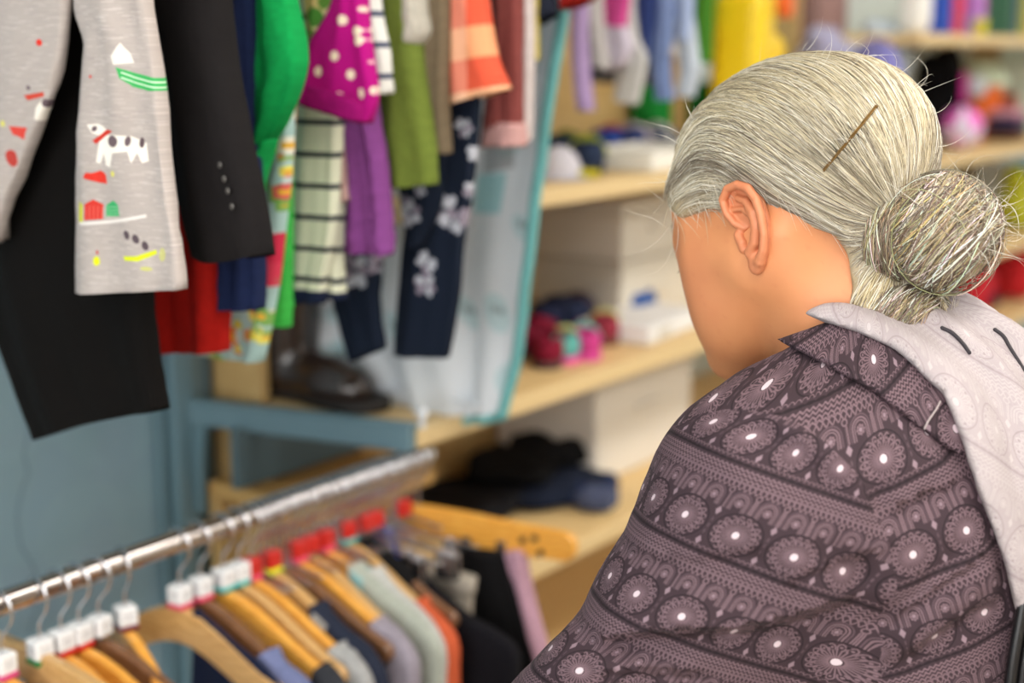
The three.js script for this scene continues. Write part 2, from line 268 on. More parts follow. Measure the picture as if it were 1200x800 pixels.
// cow print leggings: a spotted cow with a red scarf, houses, a barn, a cart
function cow(c, at, k) {
  const b = (x, y) => at(x, y);
  blob(c, [b(118, 166), b(126, 158), b(148, 160), b(162, 168), b(164, 190), b(158, 192), b(154, 180), b(150, 192), b(146, 178), b(132, 180), b(130, 196), b(124, 194), b(122, 180), b(118, 192), b(114, 190)], '#f3ece1');
  blob(c, [b(107, 146), b(118, 145), b(126, 152), b(120, 160), b(112, 156)], '#f0e9df');
  ell(c, b(132, 166), 9 * k, 8 * k, '#6a5a60'); ell(c, b(146, 166), 4 * k, 7 * k, '#6a5a60', 0.3); ell(c, b(158, 168), 4 * k, 7 * k, '#5f4f54', 0.2); ell(c, b(114, 151), 5 * k, 3.4 * k, '#6a5a60', -0.4);
  blob(c, [b(112, 165), b(126, 152), b(133, 154), b(124, 160), b(115, 169)], '#c5372c');
}
{
  const grey = '#b3a9a4', k = 1.6;
  const right = { name: 'leg', L: [[96, -190], [97, -60], [97, 15], [107, 50], [104, 110], [97, 170], [95, 235], [91, 300], [93, 342]], R: [[170, -190], [176, -60], [178, 0], [185, 55], [192, 120], [198, 190], [207, 250], [217, 300], [221, 338]], thick: 0.013, fold: 0.008, folds: 1, crinkle: 0.003, ppm: 2600, z: 0.004,
    print: (c, at, w, h) => {
      c.fillStyle = grey; c.fillRect(0, 0, w, h); heather(c, w, h, 3); cow(c, at, k);
      blob(c, [at(134, 66), at(141, 50), at(148, 62), at(152, 74), at(136, 76)], '#eae4db');
      blob(c, [at(138, 79), at(150, 85), at(170, 92), at(189, 94), at(189, 107), at(165, 107), at(150, 102), at(141, 92)], '#3fae5e');
      c.strokeStyle = '#d9ead6'; c.lineWidth = 2 * k; for (const d of [0, 6]) { c.beginPath(); c.moveTo(...at(142, 85 + d)); c.quadraticCurveTo(...at(158, 97 + d), ...at(189, 100 + d)); c.stroke(); }
      ell(c, at(109, 90), 2 * k, 2 * k, '#d63a30');
      blob(c, [at(101, 208), at(106, 202), at(110, 203), at(118, 200), at(124, 205), at(125, 216), at(116, 214), at(108, 211)], '#d8392d'); ell(c, at(133, 204), 4 * k, 4 * k, '#d8d36a');
      blob(c, [at(102, 258), at(102, 240), at(111, 234), at(121, 240), at(121, 257)], '#cf3a30'); blob(c, [at(124, 254), at(124, 241), at(132, 235), at(138, 241), at(139, 254)], '#3fa868'); blob(c, [at(93, 260), at(94, 236), at(100, 240), at(100, 260)], '#cfd03a');
      c.strokeStyle = 'rgba(255,235,225,.5)'; c.lineWidth = 1.4; for (let i = 0; i < 5; i++) { c.beginPath(); c.moveTo(...at(104 + i * 4, 241)); c.lineTo(...at(104 + i * 4, 257)); c.stroke(); } for (let i = 0; i < 4; i++) { c.beginPath(); c.moveTo(...at(125, 243 + i * 4)); c.lineTo(...at(138, 243 + i * 4)); c.stroke(); }
      for (const [x, y] of [[147, 276], [156, 281], [165, 289]]) ell(c, at(x, y), 5 * k, 6.5 * k, '#584c52', -0.6);
      blob(c, [at(143, 301), at(158, 301), at(175, 294), at(176, 299), at(160, 307), at(145, 306)], '#d5df2a'); ell(c, at(182, 300), 7 * k, 9 * k, 'rgba(215,222,80,.45)'); ell(c, at(168, 316), 10 * k, 3 * k, 'rgba(215,222,80,.5)');
      ell(c, at(115, 306), 6 * k, 6.5 * k, '#dbe022'); ell(c, at(115, 296), 1.6 * k, 3 * k, '#c5372c');
      c.strokeStyle = 'rgba(243,238,232,.8)'; c.lineWidth = 7; c.beginPath(); c.moveTo(...at(94, 262)); c.quadraticCurveTo(...at(130, 262), ...at(165, 254)); c.stroke();
    } };
  const left = { name: 'leg', L: [[-60, -190], [-62, 0], [-52, 120], [-34, 220], [-16, 276]], R: [[98, -190], [97, -60], [96, 15], [85, 90], [65, 140], [44, 190], [22, 240], [12, 283]], thick: 0.013, fold: 0.008, folds: 1, crinkle: 0.003, ppm: 2400, z: 0.012,
    print: (c, at, w, h) => {
      c.fillStyle = grey; c.fillRect(0, 0, w, h); heather(c, w, h, 9);
      const sh = (x, y) => at(x - 82, y - 42);
      blob(c, [sh(118, 168), sh(126, 158), sh(140, 160), sh(146, 178), sh(142, 188), sh(132, 180), sh(124, 188), sh(116, 182)], '#efe8dd'); ell(c, at(46, 122), 11, 10, '#6a5a60'); ell(c, at(60, 124), 5, 9, '#6a5a60'); ell(c, at(31, 103), 7, 5, '#74666a'); blob(c, [at(26, 112), at(45, 108), at(45, 113), at(30, 118)], '#c94a3c');
      ell(c, at(42, 50), 9, 7, '#d8392d'); blob(c, [at(66, 57), at(80, 57), at(80, 70), at(68, 70)], '#5d9b62'); ell(c, at(78, 52), 9, 9, 'rgba(95,80,78,.5)'); blob(c, [at(72, -10), at(82, -10), at(80, 25), at(74, 25)], 'rgba(105,95,95,.65)');
      blob(c, [at(8, 148), at(26, 150), at(24, 164), at(12, 158)], '#d64a40'); ell(c, at(38, 156), 8, 7, '#d9cf78');
      ell(c, at(9, 186), 17, 18, '#b8433c'); ell(c, at(29, 189), 12, 14, '#4f9d6c'); ell(c, at(44, 190), 7, 13, '#4f9d6c'); ell(c, at(2, 145), 7, 7, '#d8d36a');
    } };
  garment('leggings', 'grey heather leggings printed with cows, little houses and a tractor', 'leggings', -0.60, 0, [right, left, { name: 'waistband', L: [[-70, -300], [-66, -190]], R: [[175, -300], [172, -190]], thick: 0.02, fold: 0.004, m: cloth('#b4aba6') }]);
}
// black trousers behind them
garment('trousers', 'wide black trousers with a pressed crease behind the cow-print leggings', 'trousers', -0.565, 4, [
  { name: 'leg', L: [[-75, -200], [-62, 60], [-40, 240], [-6, 382], [46, 514]], R: [[165, -200], [170, 60], [176, 200], [180, 345], [190, 420], [200, 478]], thick: 0.02, fold: 0.008, folds: 1.4, crinkle: 0.002, rows: 40, cols: 28, m: cloth('#0a0706', { sheen: 0.05 }), hemCurve: 0.004,
    sub: (m, pl) => { const p = [[52, 150], [57, 300], [62, 380], [64, 500]].map(([x, y]) => { const q = pl.to(x, y); return V(q[0], q[1], 0.022); }); } },
  { name: 'waistband', L: [[-75, -300], [-75, -200]], R: [[168, -300], [165, -200]], thick: 0.02, m: cloth('#1d1817') }]);
// dark suit sleeve with buttons
garment('suit_jacket', 'charcoal suit jacket sleeve with four small cuff buttons', 'jacket', -0.50, -8, [
  { name: 'sleeve', L: [[172, -220], [176, -80], [180, 0], [191, 70], [204, 150], [215, 215], [226, 265], [238, 296]], R: [[252, -220], [255, -80], [259, 0], [266, 60], [279, 130], [291, 190], [301, 240], [309, 298]], thick: 0.022, fold: 0.004, folds: 1, rows: 36, m: cloth('#1d1a1b', { sheen: 0.3 }), hemCurve: -0.006,
    sub: (m, pl) => { for (const [x, y] of [[284, 192], [289, 208], [293, 222], [298, 240]]) { const q = pl.to(x - 3, y); part('button', new THREE.SphereGeometry(0.0032, 12, 8).scale(1, 1, 0.5).translate(q[0], q[1], 0.0205), plastic(0x4a4846, 0.15), m, 'small grey button'); } } }]);
garment('trousers', 'bright red cotton trousers hanging below the dark suit sleeve', 'trousers', -0.465, 6, [
  { name: 'leg', L: [[190, -220], [196, 0], [200, 120], [186, 260], [179, 345], [184, 412]], R: [[246, -220], [252, 60], [256, 200], [262, 310], [265, 411]], thick: 0.016, fold: 0.006, folds: 1.5, m: cloth('#c01c14'), seams: [[0.9, 0.0015]] }]);
garment('jeans', 'dark navy blue jeans leg between the red trousers and the green sleeve', 'jeans', -0.452, 0, [
  { name: 'leg', L: [[252, -220], [258, 0], [262, 200], [262, 362]], R: [[292, -220], [299, 0], [300, 170], [303, 310], [303, 363]], thick: 0.014, fold: 0.005, m: cloth('#1d2950'), seams: [[0.94, 0.0015]] }]);
{
  const floral = (c, at, w, h) => {
    c.fillStyle = '#a9c9c6'; c.fillRect(0, 0, w, h); const r = rng(77), cols = ['#e9e3d2', '#d9d24a', '#7fae5a', '#e08a4a', '#d9625f', '#cfe0dd', '#8fb56a', '#e8e06a'];
    for (let i = 0; i < 420; i++) { const x = r() * w, y = r() * h, q = 5 + r() * 8; if (r() < 0.45) { const k = cols[Math.floor(r() * cols.length)]; for (let j = 0; j < 5; j++) ell(c, [x + Math.cos(j * 1.257) * q * 0.7, y + Math.sin(j * 1.257) * q * 0.7], q * 0.5, q * 0.5, k); ell(c, [x, y], q * 0.4, q * 0.4, '#e7b23e'); } else ell(c, [x, y], q * 0.4, q, cols[Math.floor(r() * cols.length)], r() * 3); }
    ell(c, at(318, 300), 20, 34, '#cf3350', 0.5); ell(c, at(312, 322), 22, 18, '#d8405a'); ell(c, at(325, 340), 20, 26, '#7fd06a');
  };
  garment('summer_dress', 'pale turquoise summer dress with yellow, orange and green flowers', 'dress', -0.385, -5, [
    { name: 'skirt', L: [[285, -220], [285, 60], [272, 220], [258, 340], [240, 415]], R: [[330, -220], [338, 60], [342, 170], [334, 260], [322, 350], [306, 424]], thick: 0.013, fold: 0.005, folds: 2, ppm: 1400, print: floral }]);
}
garment('leggings', 'lime green leggings cuff below the flowered dress', 'leggings', -0.355, 0, [
  { name: 'leg', L: [[305, -220], [308, 150], [312, 300], [314, 378]], R: [[332, -220], [336, 150], [338, 300], [338, 383]], thick: 0.011, fold: 0.004, m: cloth('#46c653'), seams: [[0.9, 0.002]] }]);
garment('sweatshirt', 'vivid green sweatshirt with a long ribbed sleeve', 'sweatshirt', -0.432, 2, [
  { name: 'sleeve', L: [[286, -220], [292, -60], [297, 0], [299, 100], [301, 170], [299, 230], [301, 268]], R: [[345, -220], [353, -60], [357, 0], [368, 62], [362, 100], [340, 148], [320, 180], [311, 230], [309, 268]], thick: 0.02, taper: 0.5, fold: 0.006, folds: 1.2, rows: 40, m: cloth('#0fa552'), z: 0.012, crinkle: 0.004 },
  { name: 'cuff', L: [[300, 176], [299, 230], [301, 268]], R: [[331, 162], [316, 205], [310, 268]], thick: 0.013, rib: 0.004, m: cloth('#12b35a'), z: 0.012 }]);
garment('blouse', 'straw coloured blouse hem with small green leaves', 'blouse', -0.345, 4, [
  { name: 'hem', L: [[340, -220], [352, -80], [358, 0], [366, 62]], R: [[428, -220], [425, -80], [418, -10], [380, 52]], thick: 0.01, fold: 0.004, ppm: 1300, print: (c, at, w, h) => { c.fillStyle = '#cdb87c'; c.fillRect(0, 0, w, h); const r = rng(8); for (let i = 0; i < 60; i++) ell(c, [r() * w, r() * h], 5 + r() * 5, 10 + r() * 8, r() < 0.5 ? '#5e8a3c' : '#e0d2a2', r() * 3); ell(c, at(368, 20), 14, 12, '#4e8a3a'); } }]);
garment('polka_dot_top', 'magenta top with cream polka dots and a turned hem', 'top', -0.335, 6, [
  { name: 'body', L: [[425, -220], [418, -60], [403, 5], [374, 55], [366, 85], [363, 117]], R: [[432, -220], [433, -60], [437, 10], [447, 70], [453, 108], [450, 128], [444, 143]], thick: 0.016, fold: 0.007, folds: 1, rows: 36, cols: 26, ppm: 1900, z: 0.014, print: (c, at, w, h) => { c.fillStyle = '#ab0c78'; c.fillRect(0, 0, w, h); for (const [x, y] of [[420, 10], [394, 66], [409, 88], [431, 72], [416, 37], [435, 107], [397, 114], [374, 111], [445, 134], [375, 84], [418, 48], [440, 50], [430, 30], [402, 24], [424, -20], [410, -40], [428, -70], [420, -120], [428, -160], [421, 110]]) ell(c, at(x, y), 8.5, 9.5, '#e8d8c0'); } },
  { name: 'hem', L: [[370, 95], [366, 106], [363, 118]], R: [[428, 112], [446, 124], [444, 144]], thick: 0.02, fold: 0.002, rows: 10, z: 0.016, m: cloth('#a50d73') }]);
{
  const stripes = (c, at, w, h) => { c.fillStyle = '#d9dcc4'; c.fillRect(0, 0, w, h); c.fillStyle = '#1b2230'; for (const y of [-160, -115, -70, -25, 20, 62, 105, 143, 181, 218, 255, 292, 328]) { const [, a] = at(365, y - 3), [, b] = at(365, y + 3); c.fillRect(0, a, w, b - a); } const [, q] = at(365, 341); c.fillStyle = '#17203a'; c.fillRect(0, q, w, h); };
  garment('leggings', 'cream leggings with thin navy stripes and navy cuffs', 'leggings', -0.305, 0, [
    { name: 'leg', L: [[356, -220], [357, 100], [352, 200], [346, 300], [344, 352]], R: [[402, -220], [404, 120], [402, 200], [398, 270], [390, 320], [386, 354]], thick: 0.013, fold: 0.004, folds: 1.5, ppm: 1300, print: stripes, z: 0.006 },
    { name: 'leg', L: [[370, -220], [372, 120], [370, 270], [366, 352]], R: [[392, -220], [392, 120], [390, 250], [388, 300], [392, 352]], thick: 0.012, fold: 0.003, ppm: 1300, print: stripes, z: -0.014 }]);
  garment('striped_shirt', 'white shirt edge with navy bands beside the polka dots', 'shirt', -0.275, 0, [
    { name: 'body', L: [[420, -220], [430, 0], [438, 60], [442, 108]], R: [[434, -220], [440, 0], [452, 62], [454, 110]], thick: 0.012, fold: 0.003, ppm: 1200, print: (c, at, w, h) => { c.fillStyle = '#dfe0dc'; c.fillRect(0, 0, w, h); c.fillStyle = '#1c2850'; for (const y of [-100, -60, -20, 16, 53, 90]) { const [, a] = at(440, y - 3), [, b] = at(440, y + 3); c.fillRect(0, a, w, b - a); } } }]);
}
garment('vest', 'pale pink vest edge beside the purple ribbed leggings', 'vest', -0.285, 0, [
  { name: 'body', L: [[388, -220], [392, 100], [394, 180], [396, 234]], R: [[408, -220], [408, 100], [408, 180], [412, 236]], thick: 0.01, fold: 0.003, m: cloth('#dcb6ac') }]);
garment('ribbed_leggings', 'purple ribbed leggings with a flared lilac hem', 'leggings', -0.26, -4, [
  { name: 'leg', L: [[402, -220], [400, 60], [398, 140], [394, 220], [392, 292]], R: [[432, -220], [434, 60], [438, 140], [447, 190], [455, 245], [462, 298]], thick: 0.015, fold: 0.008, folds: 2.2, rib: 0.006, ribAmp: 0.0018, cols: 40, m: cloth('#8d4a93'), seams: [[0.93, 0.002]] }]);
{
  const flowers = (seed, list) => (c, at, w, h) => { c.fillStyle = '#131c2c'; c.fillRect(0, 0, w, h); const r = rng(seed); for (const [x, y, q] of list) for (let j = 0; j < 7; j++) { const [X, Y] = at(x, y), a = j * 0.9 + r(); ell(c, [X + Math.cos(a) * q * 0.8, Y + Math.sin(a) * q * 0.8], q * 0.6, q * 0.4, r() < 0.6 ? '#b9bcc6' : '#8b8290', a); } };
  garment('flowered_leggings', 'dark navy leggings with faded white flowers, shorter pair', 'leggings', -0.185, 0, [
    { name: 'leg', L: [[384, -220], [380, 150], [385, 300], [396, 360], [412, 424]], R: [[440, -220], [445, 150], [448, 300], [444, 350], [452, 407]], thick: 0.013, fold: 0.004, ppm: 1200, print: flowers(4, [[417, 318, 18], [440, 312, 14], [430, 250, 14], [400, 280, 12]]) },
    { name: 'leg', L: [[448, -220], [450, 150], [454, 210], [470, 290]], R: [[505, -220], [508, 150], [500, 240], [480, 292]], thick: 0.012, fold: 0.004, ppm: 1200, z: -0.02, print: flowers(5, [[463, 232, 10], [480, 250, 14], [473, 238, 8], [492, 220, 9]]) }]);
  garment('flowered_leggings', 'dark navy leggings with white flower bunches, longer pair', 'leggings', -0.13, 0, [
    { name: 'leg', L: [[500, -220], [504, 60], [492, 200], [478, 300], [471, 380], [471, 413]], R: [[566, -220], [570, 60], [566, 150], [558, 230], [550, 290], [547, 340], [532, 417]], thick: 0.014, fold: 0.006, folds: 1.3, rows: 36, ppm: 1200, print: flowers(6, [[519, 246, 17], [533, 258, 14], [548, 225, 10], [553, 238, 9], [500, 308, 12], [499, 334, 13], [515, 186, 10], [540, 150, 10], [520, 120, 10], [552, 180, 9], [508, 240, 9]]), z: 0.01 }]);
}
garment('ribbed_trousers', 'moss green ribbed knit trousers with a stitched cuff', 'trousers', -0.22, 2, [
  { name: 'leg', L: [[440, -220], [446, -60], [450, 40], [449, 88], [447, 160], [452, 222]], R: [[470, -220], [480, -60], [488, 20], [494, 88], [500, 130], [506, 175], [508, 216]], thick: 0.018, fold: 0.004, folds: 1, rib: 0.005, ribAmp: 0.0012, cols: 44, m: cloth('#788a3a', { bump: 0.0015 }), seams: [[0.63, -0.004], [0.92, -0.002]] }]);
garment('knit_cardigan', 'off-white chunky knit sleeve cuff above the taupe trousers', 'cardigan', -0.205, 6, [
  { name: 'sleeve', L: [[474, -220], [476, -60], [481, 10], [480, 38], [488, 47]], R: [[506, -220], [508, -60], [511, 10], [514, 38], [507, 52]], thick: 0.02, fold: 0.003, rib: 0.007, ribAmp: 0.002, cols: 36, m: cloth('#cfcabd'), z: 0.02 }]);
garment('corduroy_trousers', 'taupe corduroy trousers beside the green ribbed pair', 'trousers', -0.19, 0, [
  { name: 'leg', L: [[486, -220], [490, 40], [496, 120], [500, 178]], R: [[522, -220], [524, 40], [524, 120], [526, 180]], thick: 0.013, fold: 0.004, rib: 0.004, m: cloth('#7d6e58') }]);
garment('plaid_shirt', 'coral and peach checked shirt sleeve with a pale hem', 'shirt', -0.17, 8, [
  { name: 'sleeve', L: [[498, -220], [506, -60], [511, 10], [516, 80], [519, 128]], R: [[566, -220], [572, -60], [579, 20], [588, 66], [604, 104]], thick: 0.02, fold: 0.005, folds: 1, ppm: 1400, z: 0.012, print: (c, at, w, h) => { c.fillStyle = '#d9593f'; c.fillRect(0, 0, w, h); const band = (y0, y1, f) => { blob(c, [at(490, y0 + 6), at(620, y0 - 18), at(620, y1 - 18), at(490, y1 + 6)], f); }; band(-130, -90, '#e89a6a'); band(-40, 0, '#c94f49'); band(36, 74, '#eb9f72'); band(112, 130, '#efb58c'); blob(c, [at(525, -220), at(545, -220), at(548, 140), at(530, 140)], 'rgba(255,225,205,.38)'); } }]);
garment('trousers', 'dusty rose trousers with a pale pink turned cuff', 'trousers', -0.075, 0, [
  { name: 'leg', L: [[560, -220], [572, -60], [580, 60], [570, 125], [567, 152]], R: [[606, -220], [610, -60], [611, 60], [611, 152]], thick: 0.015, fold: 0.005, folds: 1.6, m: cloth('#8f4a46') },
  { name: 'cuff', L: [[568, 144], [566, 172]], R: [[612, 144], [613, 172]], rows: 8, thick: 0.017, fold: 0.003, m: cloth('#d8a8a4') }]);
garment('pyjamas', 'pale cream pyjama leg edge next to the dusty rose trousers', 'pyjamas', -0.05, 0, [
  { name: 'leg', L: [[600, -220], [608, -40], [610, 80], [608, 160]], R: [[618, -220], [622, -40], [624, 80], [620, 165]], thick: 0.012, fold: 0.003, m: cloth('#d9cdcb') }]);
garment('romper', 'pale yellow romper hem behind the navy sock', 'romper', -0.02, 0, [
  { name: 'leg', L: [[612, -220], [616, -30], [619, 66]], R: [[626, -220], [628, -30], [629, 70]], thick: 0.01, fold: 0.002, m: cloth('#dcc85a') }]);
garment('jacket', 'dark navy jacket sleeve end beside the pale blanket', 'jacket', 0.0, 8, [
  { name: 'sleeve', L: [[606, -220], [612, -60], [620, 10], [628, 34]], R: [[650, -220], [653, -60], [658, 0], [661, 16]], thick: 0.02, fold: 0.003, m: cloth('#232838'), z: 0.02 }]);
garment('jumper', 'brick red jumper hem at the end of the upper rail', 'jumper', 0.03, 0, [
  { name: 'hem', L: [[645, -220], [655, -40], [661, 12]], R: [[700, -220], [708, -40], [694, 0]], thick: 0.016, fold: 0.004, m: cloth('#9c1f18') }]);
// white and turquoise baby blanket, the last thing on the rail
{
  const s = 0.075, pl = hangPlane(s, 0), L = [[505, -220], [470, 40], [410, 220], [360, 330], [352, 372], [372, 415], [420, 452]], R = [[664, -220], [668, -60], [662, 30], [650, 120], [639, 205], [625, 310], [612, 400], [592, 486]];
  const t = thing('baby_blanket', 'white baby blanket with turquoise binding and printed owls', 'blanket', pl.origin, pl.turn);
  const bottom = (c) => 0.012 * Math.sin(c * 9);
  const geo = loft(pl.all(L), pl.all(R), { rows: 56, cols: 44, thick: 0.006, fold: 0.016, folds: 2.2, crinkle: 0.004, seed: 4, hemCurve: -0.028 });
  const mat = printed(geo, 1100, (c, toC, w, h) => {
    const at = (x, y) => toC(pl.to(x, y)); c.fillStyle = '#e4e9ee'; c.fillRect(0, 0, w, h);
    const r = rng(31); for (let i = 0; i < 26; i++) { const p = at(380 + r() * 250, -100 + r() * 560); ell(c, p, 14 + r() * 18, 16 + r() * 20, r() < 0.6 ? 'rgba(160,206,208,.4)' : 'rgba(190,198,204,.5)', r() * 3); ell(c, [p[0] - 5, p[1] - 6], 5, 6, 'rgba(110,120,124,.55)'); ell(c, [p[0] + 8, p[1] - 4], 5, 6, 'rgba(110,120,124,.55)'); }
    blob(c, [at(566, 160), at(606, 150), at(604, 196), at(566, 204)], 'rgba(150,152,154,.6)'); blob(c, [at(560, 205), at(596, 202), at(590, 250), at(556, 250)], 'rgba(130,200,205,.6)');
  }, { transmission: 0.12, roughness: 1 });
  const sheet = part('sheet', geo, mat, t);
  // binding sewn along the outer edge and the hem
  const N = 88, rows = 56, pos = geo.attributes.position, edge = [];
  for (let i = 0; i < rows; i++) { const k = i * N + N / 2; edge.push(V(pos.getX(k), pos.getY(k), pos.getZ(k))); }
  const last = (rows - 1) * N; for (let k = N / 2 - 1; k >= 0; k -= 2) { const f = last + k, b = last + (N - k) % N; edge.push(V((pos.getX(f) + pos.getX(b)) / 2, (pos.getY(f) + pos.getY(b)) / 2, (pos.getZ(f) + pos.getZ(b)) / 2)); }
  const turquoise = cloth('#7cc4c4');
  part('binding', tube(edge, 0.0075, 260, 8), turquoise, sheet, 'turquoise binding strip');
}

// ---------- the person ----------
// signed distance helpers
const smin = (a, b, k) => { const h = clamp(0.5 + 0.5 * (b - a) / k, 0, 1); return lerp(b, a, h) - k * h * (1 - h); };
const smax = (a, b, k) => -smin(-a, -b, k);
const sdEll = (x, y, z, cx, cy, cz, rx, ry, rz) => { const a = (x - cx) / rx, b = (y - cy) / ry, c = (z - cz) / rz, k0 = Math.sqrt(a * a + b * b + c * c), k1 = Math.sqrt(a * a / rx / rx + b * b / ry / ry + c * c / rz / rz); return k1 < 1e-9 ? -Math.min(rx, ry, rz) : k0 * (k0 - 1) / k1; };
function sdCap(x, y, z, a, b, ra, rb) { const bx = b[0] - a[0], by = b[1] - a[1], bz = b[2] - a[2], px = x - a[0], py = y - a[1], pz = z - a[2], t = clamp((px * bx + py * by + pz * bz) / (bx * bx + by * by + bz * bz), 0, 1); return Math.hypot(px - bx * t, py - by * t, pz - bz * t) - lerp(ra, rb, t); }
function sdPoly(x, y, P) { let d = 1e9, s = 1; for (let i = 0, j = P.length - 1; i < P.length; j = i++) { const ex = P[j][0] - P[i][0], ey = P[j][1] - P[i][1], wx = x - P[i][0], wy = y - P[i][1], t = clamp((wx * ex + wy * ey) / (ex * ex + ey * ey), 0, 1), dx = wx - ex * t, dy = wy - ey * t; d = Math.min(d, dx * dx + dy * dy); const c1 = y >= P[i][1], c2 = y < P[j][1], c3 = ex * wy > ey * wx; if ((c1 && c2 && c3) || (!c1 && !c2 && !c3)) s = -s; } return s * Math.sqrt(d); }
// surface nets over a box of cells; f is negative inside
function surfaceNets(f, lo, hi, h) {
  const n = lo.map((a, i) => Math.ceil((hi[i] - a) / h) + 1), [nx, ny, nz] = n, val = new Float32Array(nx * ny * nz), B = 4;
  for (let k = 0; k < nz; k += B) for (let j = 0; j < ny; j += B) for (let i = 0; i < nx; i += B) {
    const c = f(lo[0] + (i + 1.5) * h, lo[1] + (j + 1.5) * h, lo[2] + (k + 1.5) * h), skip = Math.abs(c) > h * 7;
    for (let kk = k; kk < Math.min(k + B, nz); kk++) for (let jj = j; jj < Math.min(j + B, ny); jj++) for (let ii = i; ii < Math.min(i + B, nx); ii++) val[(kk * ny + jj) * nx + ii] = skip ? c : f(lo[0] + ii * h, lo[1] + jj * h, lo[2] + kk * h);
  }
  const cell = new Int32Array(nx * ny * nz).fill(-1), pos = [], idx = [], at = (i, j, k) => (k * ny + j) * nx + i;
  for (let k = 0; k < nz - 1; k++) for (let j = 0; j < ny - 1; j++) for (let i = 0; i < nx - 1; i++) {
    let m = 0; const v = []; for (let c = 0; c < 8; c++) { const w = val[at(i + (c & 1), j + (c >> 1 & 1), k + (c >> 2))]; v.push(w); if (w < 0) m |= 1 << c; }
    if (m === 0 || m === 255) continue;
    let sx = 0, sy = 0, sz = 0, e = 0;
    for (let a = 0; a < 8; a++) for (const bit of [1, 2, 4]) if (!(a & bit)) { const b = a | bit; if ((v[a] < 0) !== (v[b] < 0)) { const t = v[a] / (v[a] - v[b]); sx += (a & 1) + (bit === 1 ? t : 0); sy += (a >> 1 & 1) + (bit === 2 ? t : 0); sz += (a >> 2) + (bit === 4 ? t : 0); e++; } }
    cell[at(i, j, k)] = pos.length / 3; pos.push(lo[0] + (i + sx / e) * h, lo[1] + (j + sy / e) * h, lo[2] + (k + sz / e) * h);
  }
  const quad = (a, b, c, d, flip) => { if (a < 0 || b < 0 || c < 0 || d < 0) return; flip ? idx.push(a, c, b, a, d, c) : idx.push(a, b, c, a, c, d); };
  for (let k = 1; k < nz - 1; k++) for (let j = 1; j < ny - 1; j++) for (let i = 1; i < nx - 1; i++) {
    const o = val[at(i, j, k)] < 0;
    if (o !== val[at(i + 1, j, k)] < 0) quad(cell[at(i, j - 1, k - 1)], cell[at(i, j, k - 1)], cell[at(i, j, k)], cell[at(i, j - 1, k)], !o);
    if (o !== val[at(i, j + 1, k)] < 0) quad(cell[at(i - 1, j, k - 1)], cell[at(i - 1, j, k)], cell[at(i, j, k)], cell[at(i, j, k - 1)], !o);
    if (o !== val[at(i, j, k + 1)] < 0) quad(cell[at(i - 1, j - 1, k)], cell[at(i, j - 1, k)], cell[at(i, j, k)], cell[at(i - 1, j, k)], !o);
  }
  const g = new THREE.BufferGeometry(); g.setAttribute('position', new THREE.Float32BufferAttribute(pos, 3)); g.setIndex(idx);
  // normals from the field
  const nor = new Float32Array(pos.length), e = h * 0.6;
  for (let i = 0; i < pos.length; i += 3) { const x = pos[i], y = pos[i + 1], z = pos[i + 2]; let a = f(x + e, y, z) - f(x - e, y, z), b = f(x, y + e, z) - f(x, y - e, z), c = f(x, y, z + e) - f(x, y, z - e); const l = Math.hypot(a, b, c) || 1; nor[i] = a / l; nor[i + 1] = b / l; nor[i + 2] = c / l; }
  g.setAttribute('normal', new THREE.BufferAttribute(nor, 3));
  return g;
}
// relaxes a mesh, for cloth edges
function relax(g, n) {
  const p = g.attributes.position.array, ix = g.index.array, c = p.length / 3;
  for (let k = 0; k < n; k++) { const sum = new Float32Array(p.length), cnt = new Float32Array(c); for (let i = 0; i < ix.length; i += 3) for (let e = 0; e < 3; e++) { const a = ix[i + e], b = ix[i + (e + 1) % 3]; for (let m = 0; m < 3; m++) { sum[a * 3 + m] += p[b * 3 + m]; sum[b * 3 + m] += p[a * 3 + m]; } cnt[a]++; cnt[b]++; } for (let i = 0; i < c; i++) if (cnt[i]) for (let m = 0; m < 3; m++) p[i * 3 + m] = lerp(p[i * 3 + m], sum[i * 3 + m] / cnt[i], 0.55); }
  g.computeVertexNormals(); return g;
}
// frames: person local x = her left, y up, z forward; head frame pitched forward
const PF = V(-0.824, 0, -0.5666).normalize(), PTURN = Math.atan2(PF.x, PF.z), PBASE = V(0.2997, 0, -1.0479);
const person = thing('person', 'person in a dark mauve printed tunic bending over the clothes rail', 'person', PBASE, PTURN);
person.updateMatrixWorld(true);
const toLocal = (p) => person.worldToLocal(p.clone()), toWorld = (p) => person.localToWorld(p.clone());
const HC = [0.001, 1.371, 0.0875], HP = 12 * Math.PI / 180, HY = -11 * Math.PI / 180, hs = Math.sin(HP), hcn = Math.cos(HP), ys = Math.sin(HY), yc = Math.cos(HY);
const headPt = (x, y, z) => { const b = y * hcn - z * hs, c = y * hs + z * hcn; return V(HC[0] + x * yc + c * ys, HC[1] + b, HC[2] - x * ys + c * yc); };          // head -> local: pitch, then turn
const toHead = (x, y, z) => { const p = x - HC[0], b = y - HC[1], q = z - HC[2], a = p * yc - q * ys, c = p * ys + q * yc; return [a, b * hcn + c * hs, -b * hs + c * hcn]; };
const headRot = new THREE.Matrix4().makeRotationY(HY).multiply(new THREE.Matrix4().makeRotationX(HP)).setPosition(HC[0], HC[1], HC[2]);
const CAML = toLocal(camera.position);
const rayL = (px, py) => toLocal(rayDir(px, py).add(camera.position)).sub(CAML).normalize();
function march(f, px, py, from = 0.6, to = 1.6) { const d = rayL(px, py); let t = from; for (let i = 0; i < 300 && t < to; i++) { const p = CAML.clone().addScaledVector(d, t), v = f(p.x, p.y, p.z); if (v < 0.0003) return p; t += Math.max(0.0005, v * 0.7); } return null; }

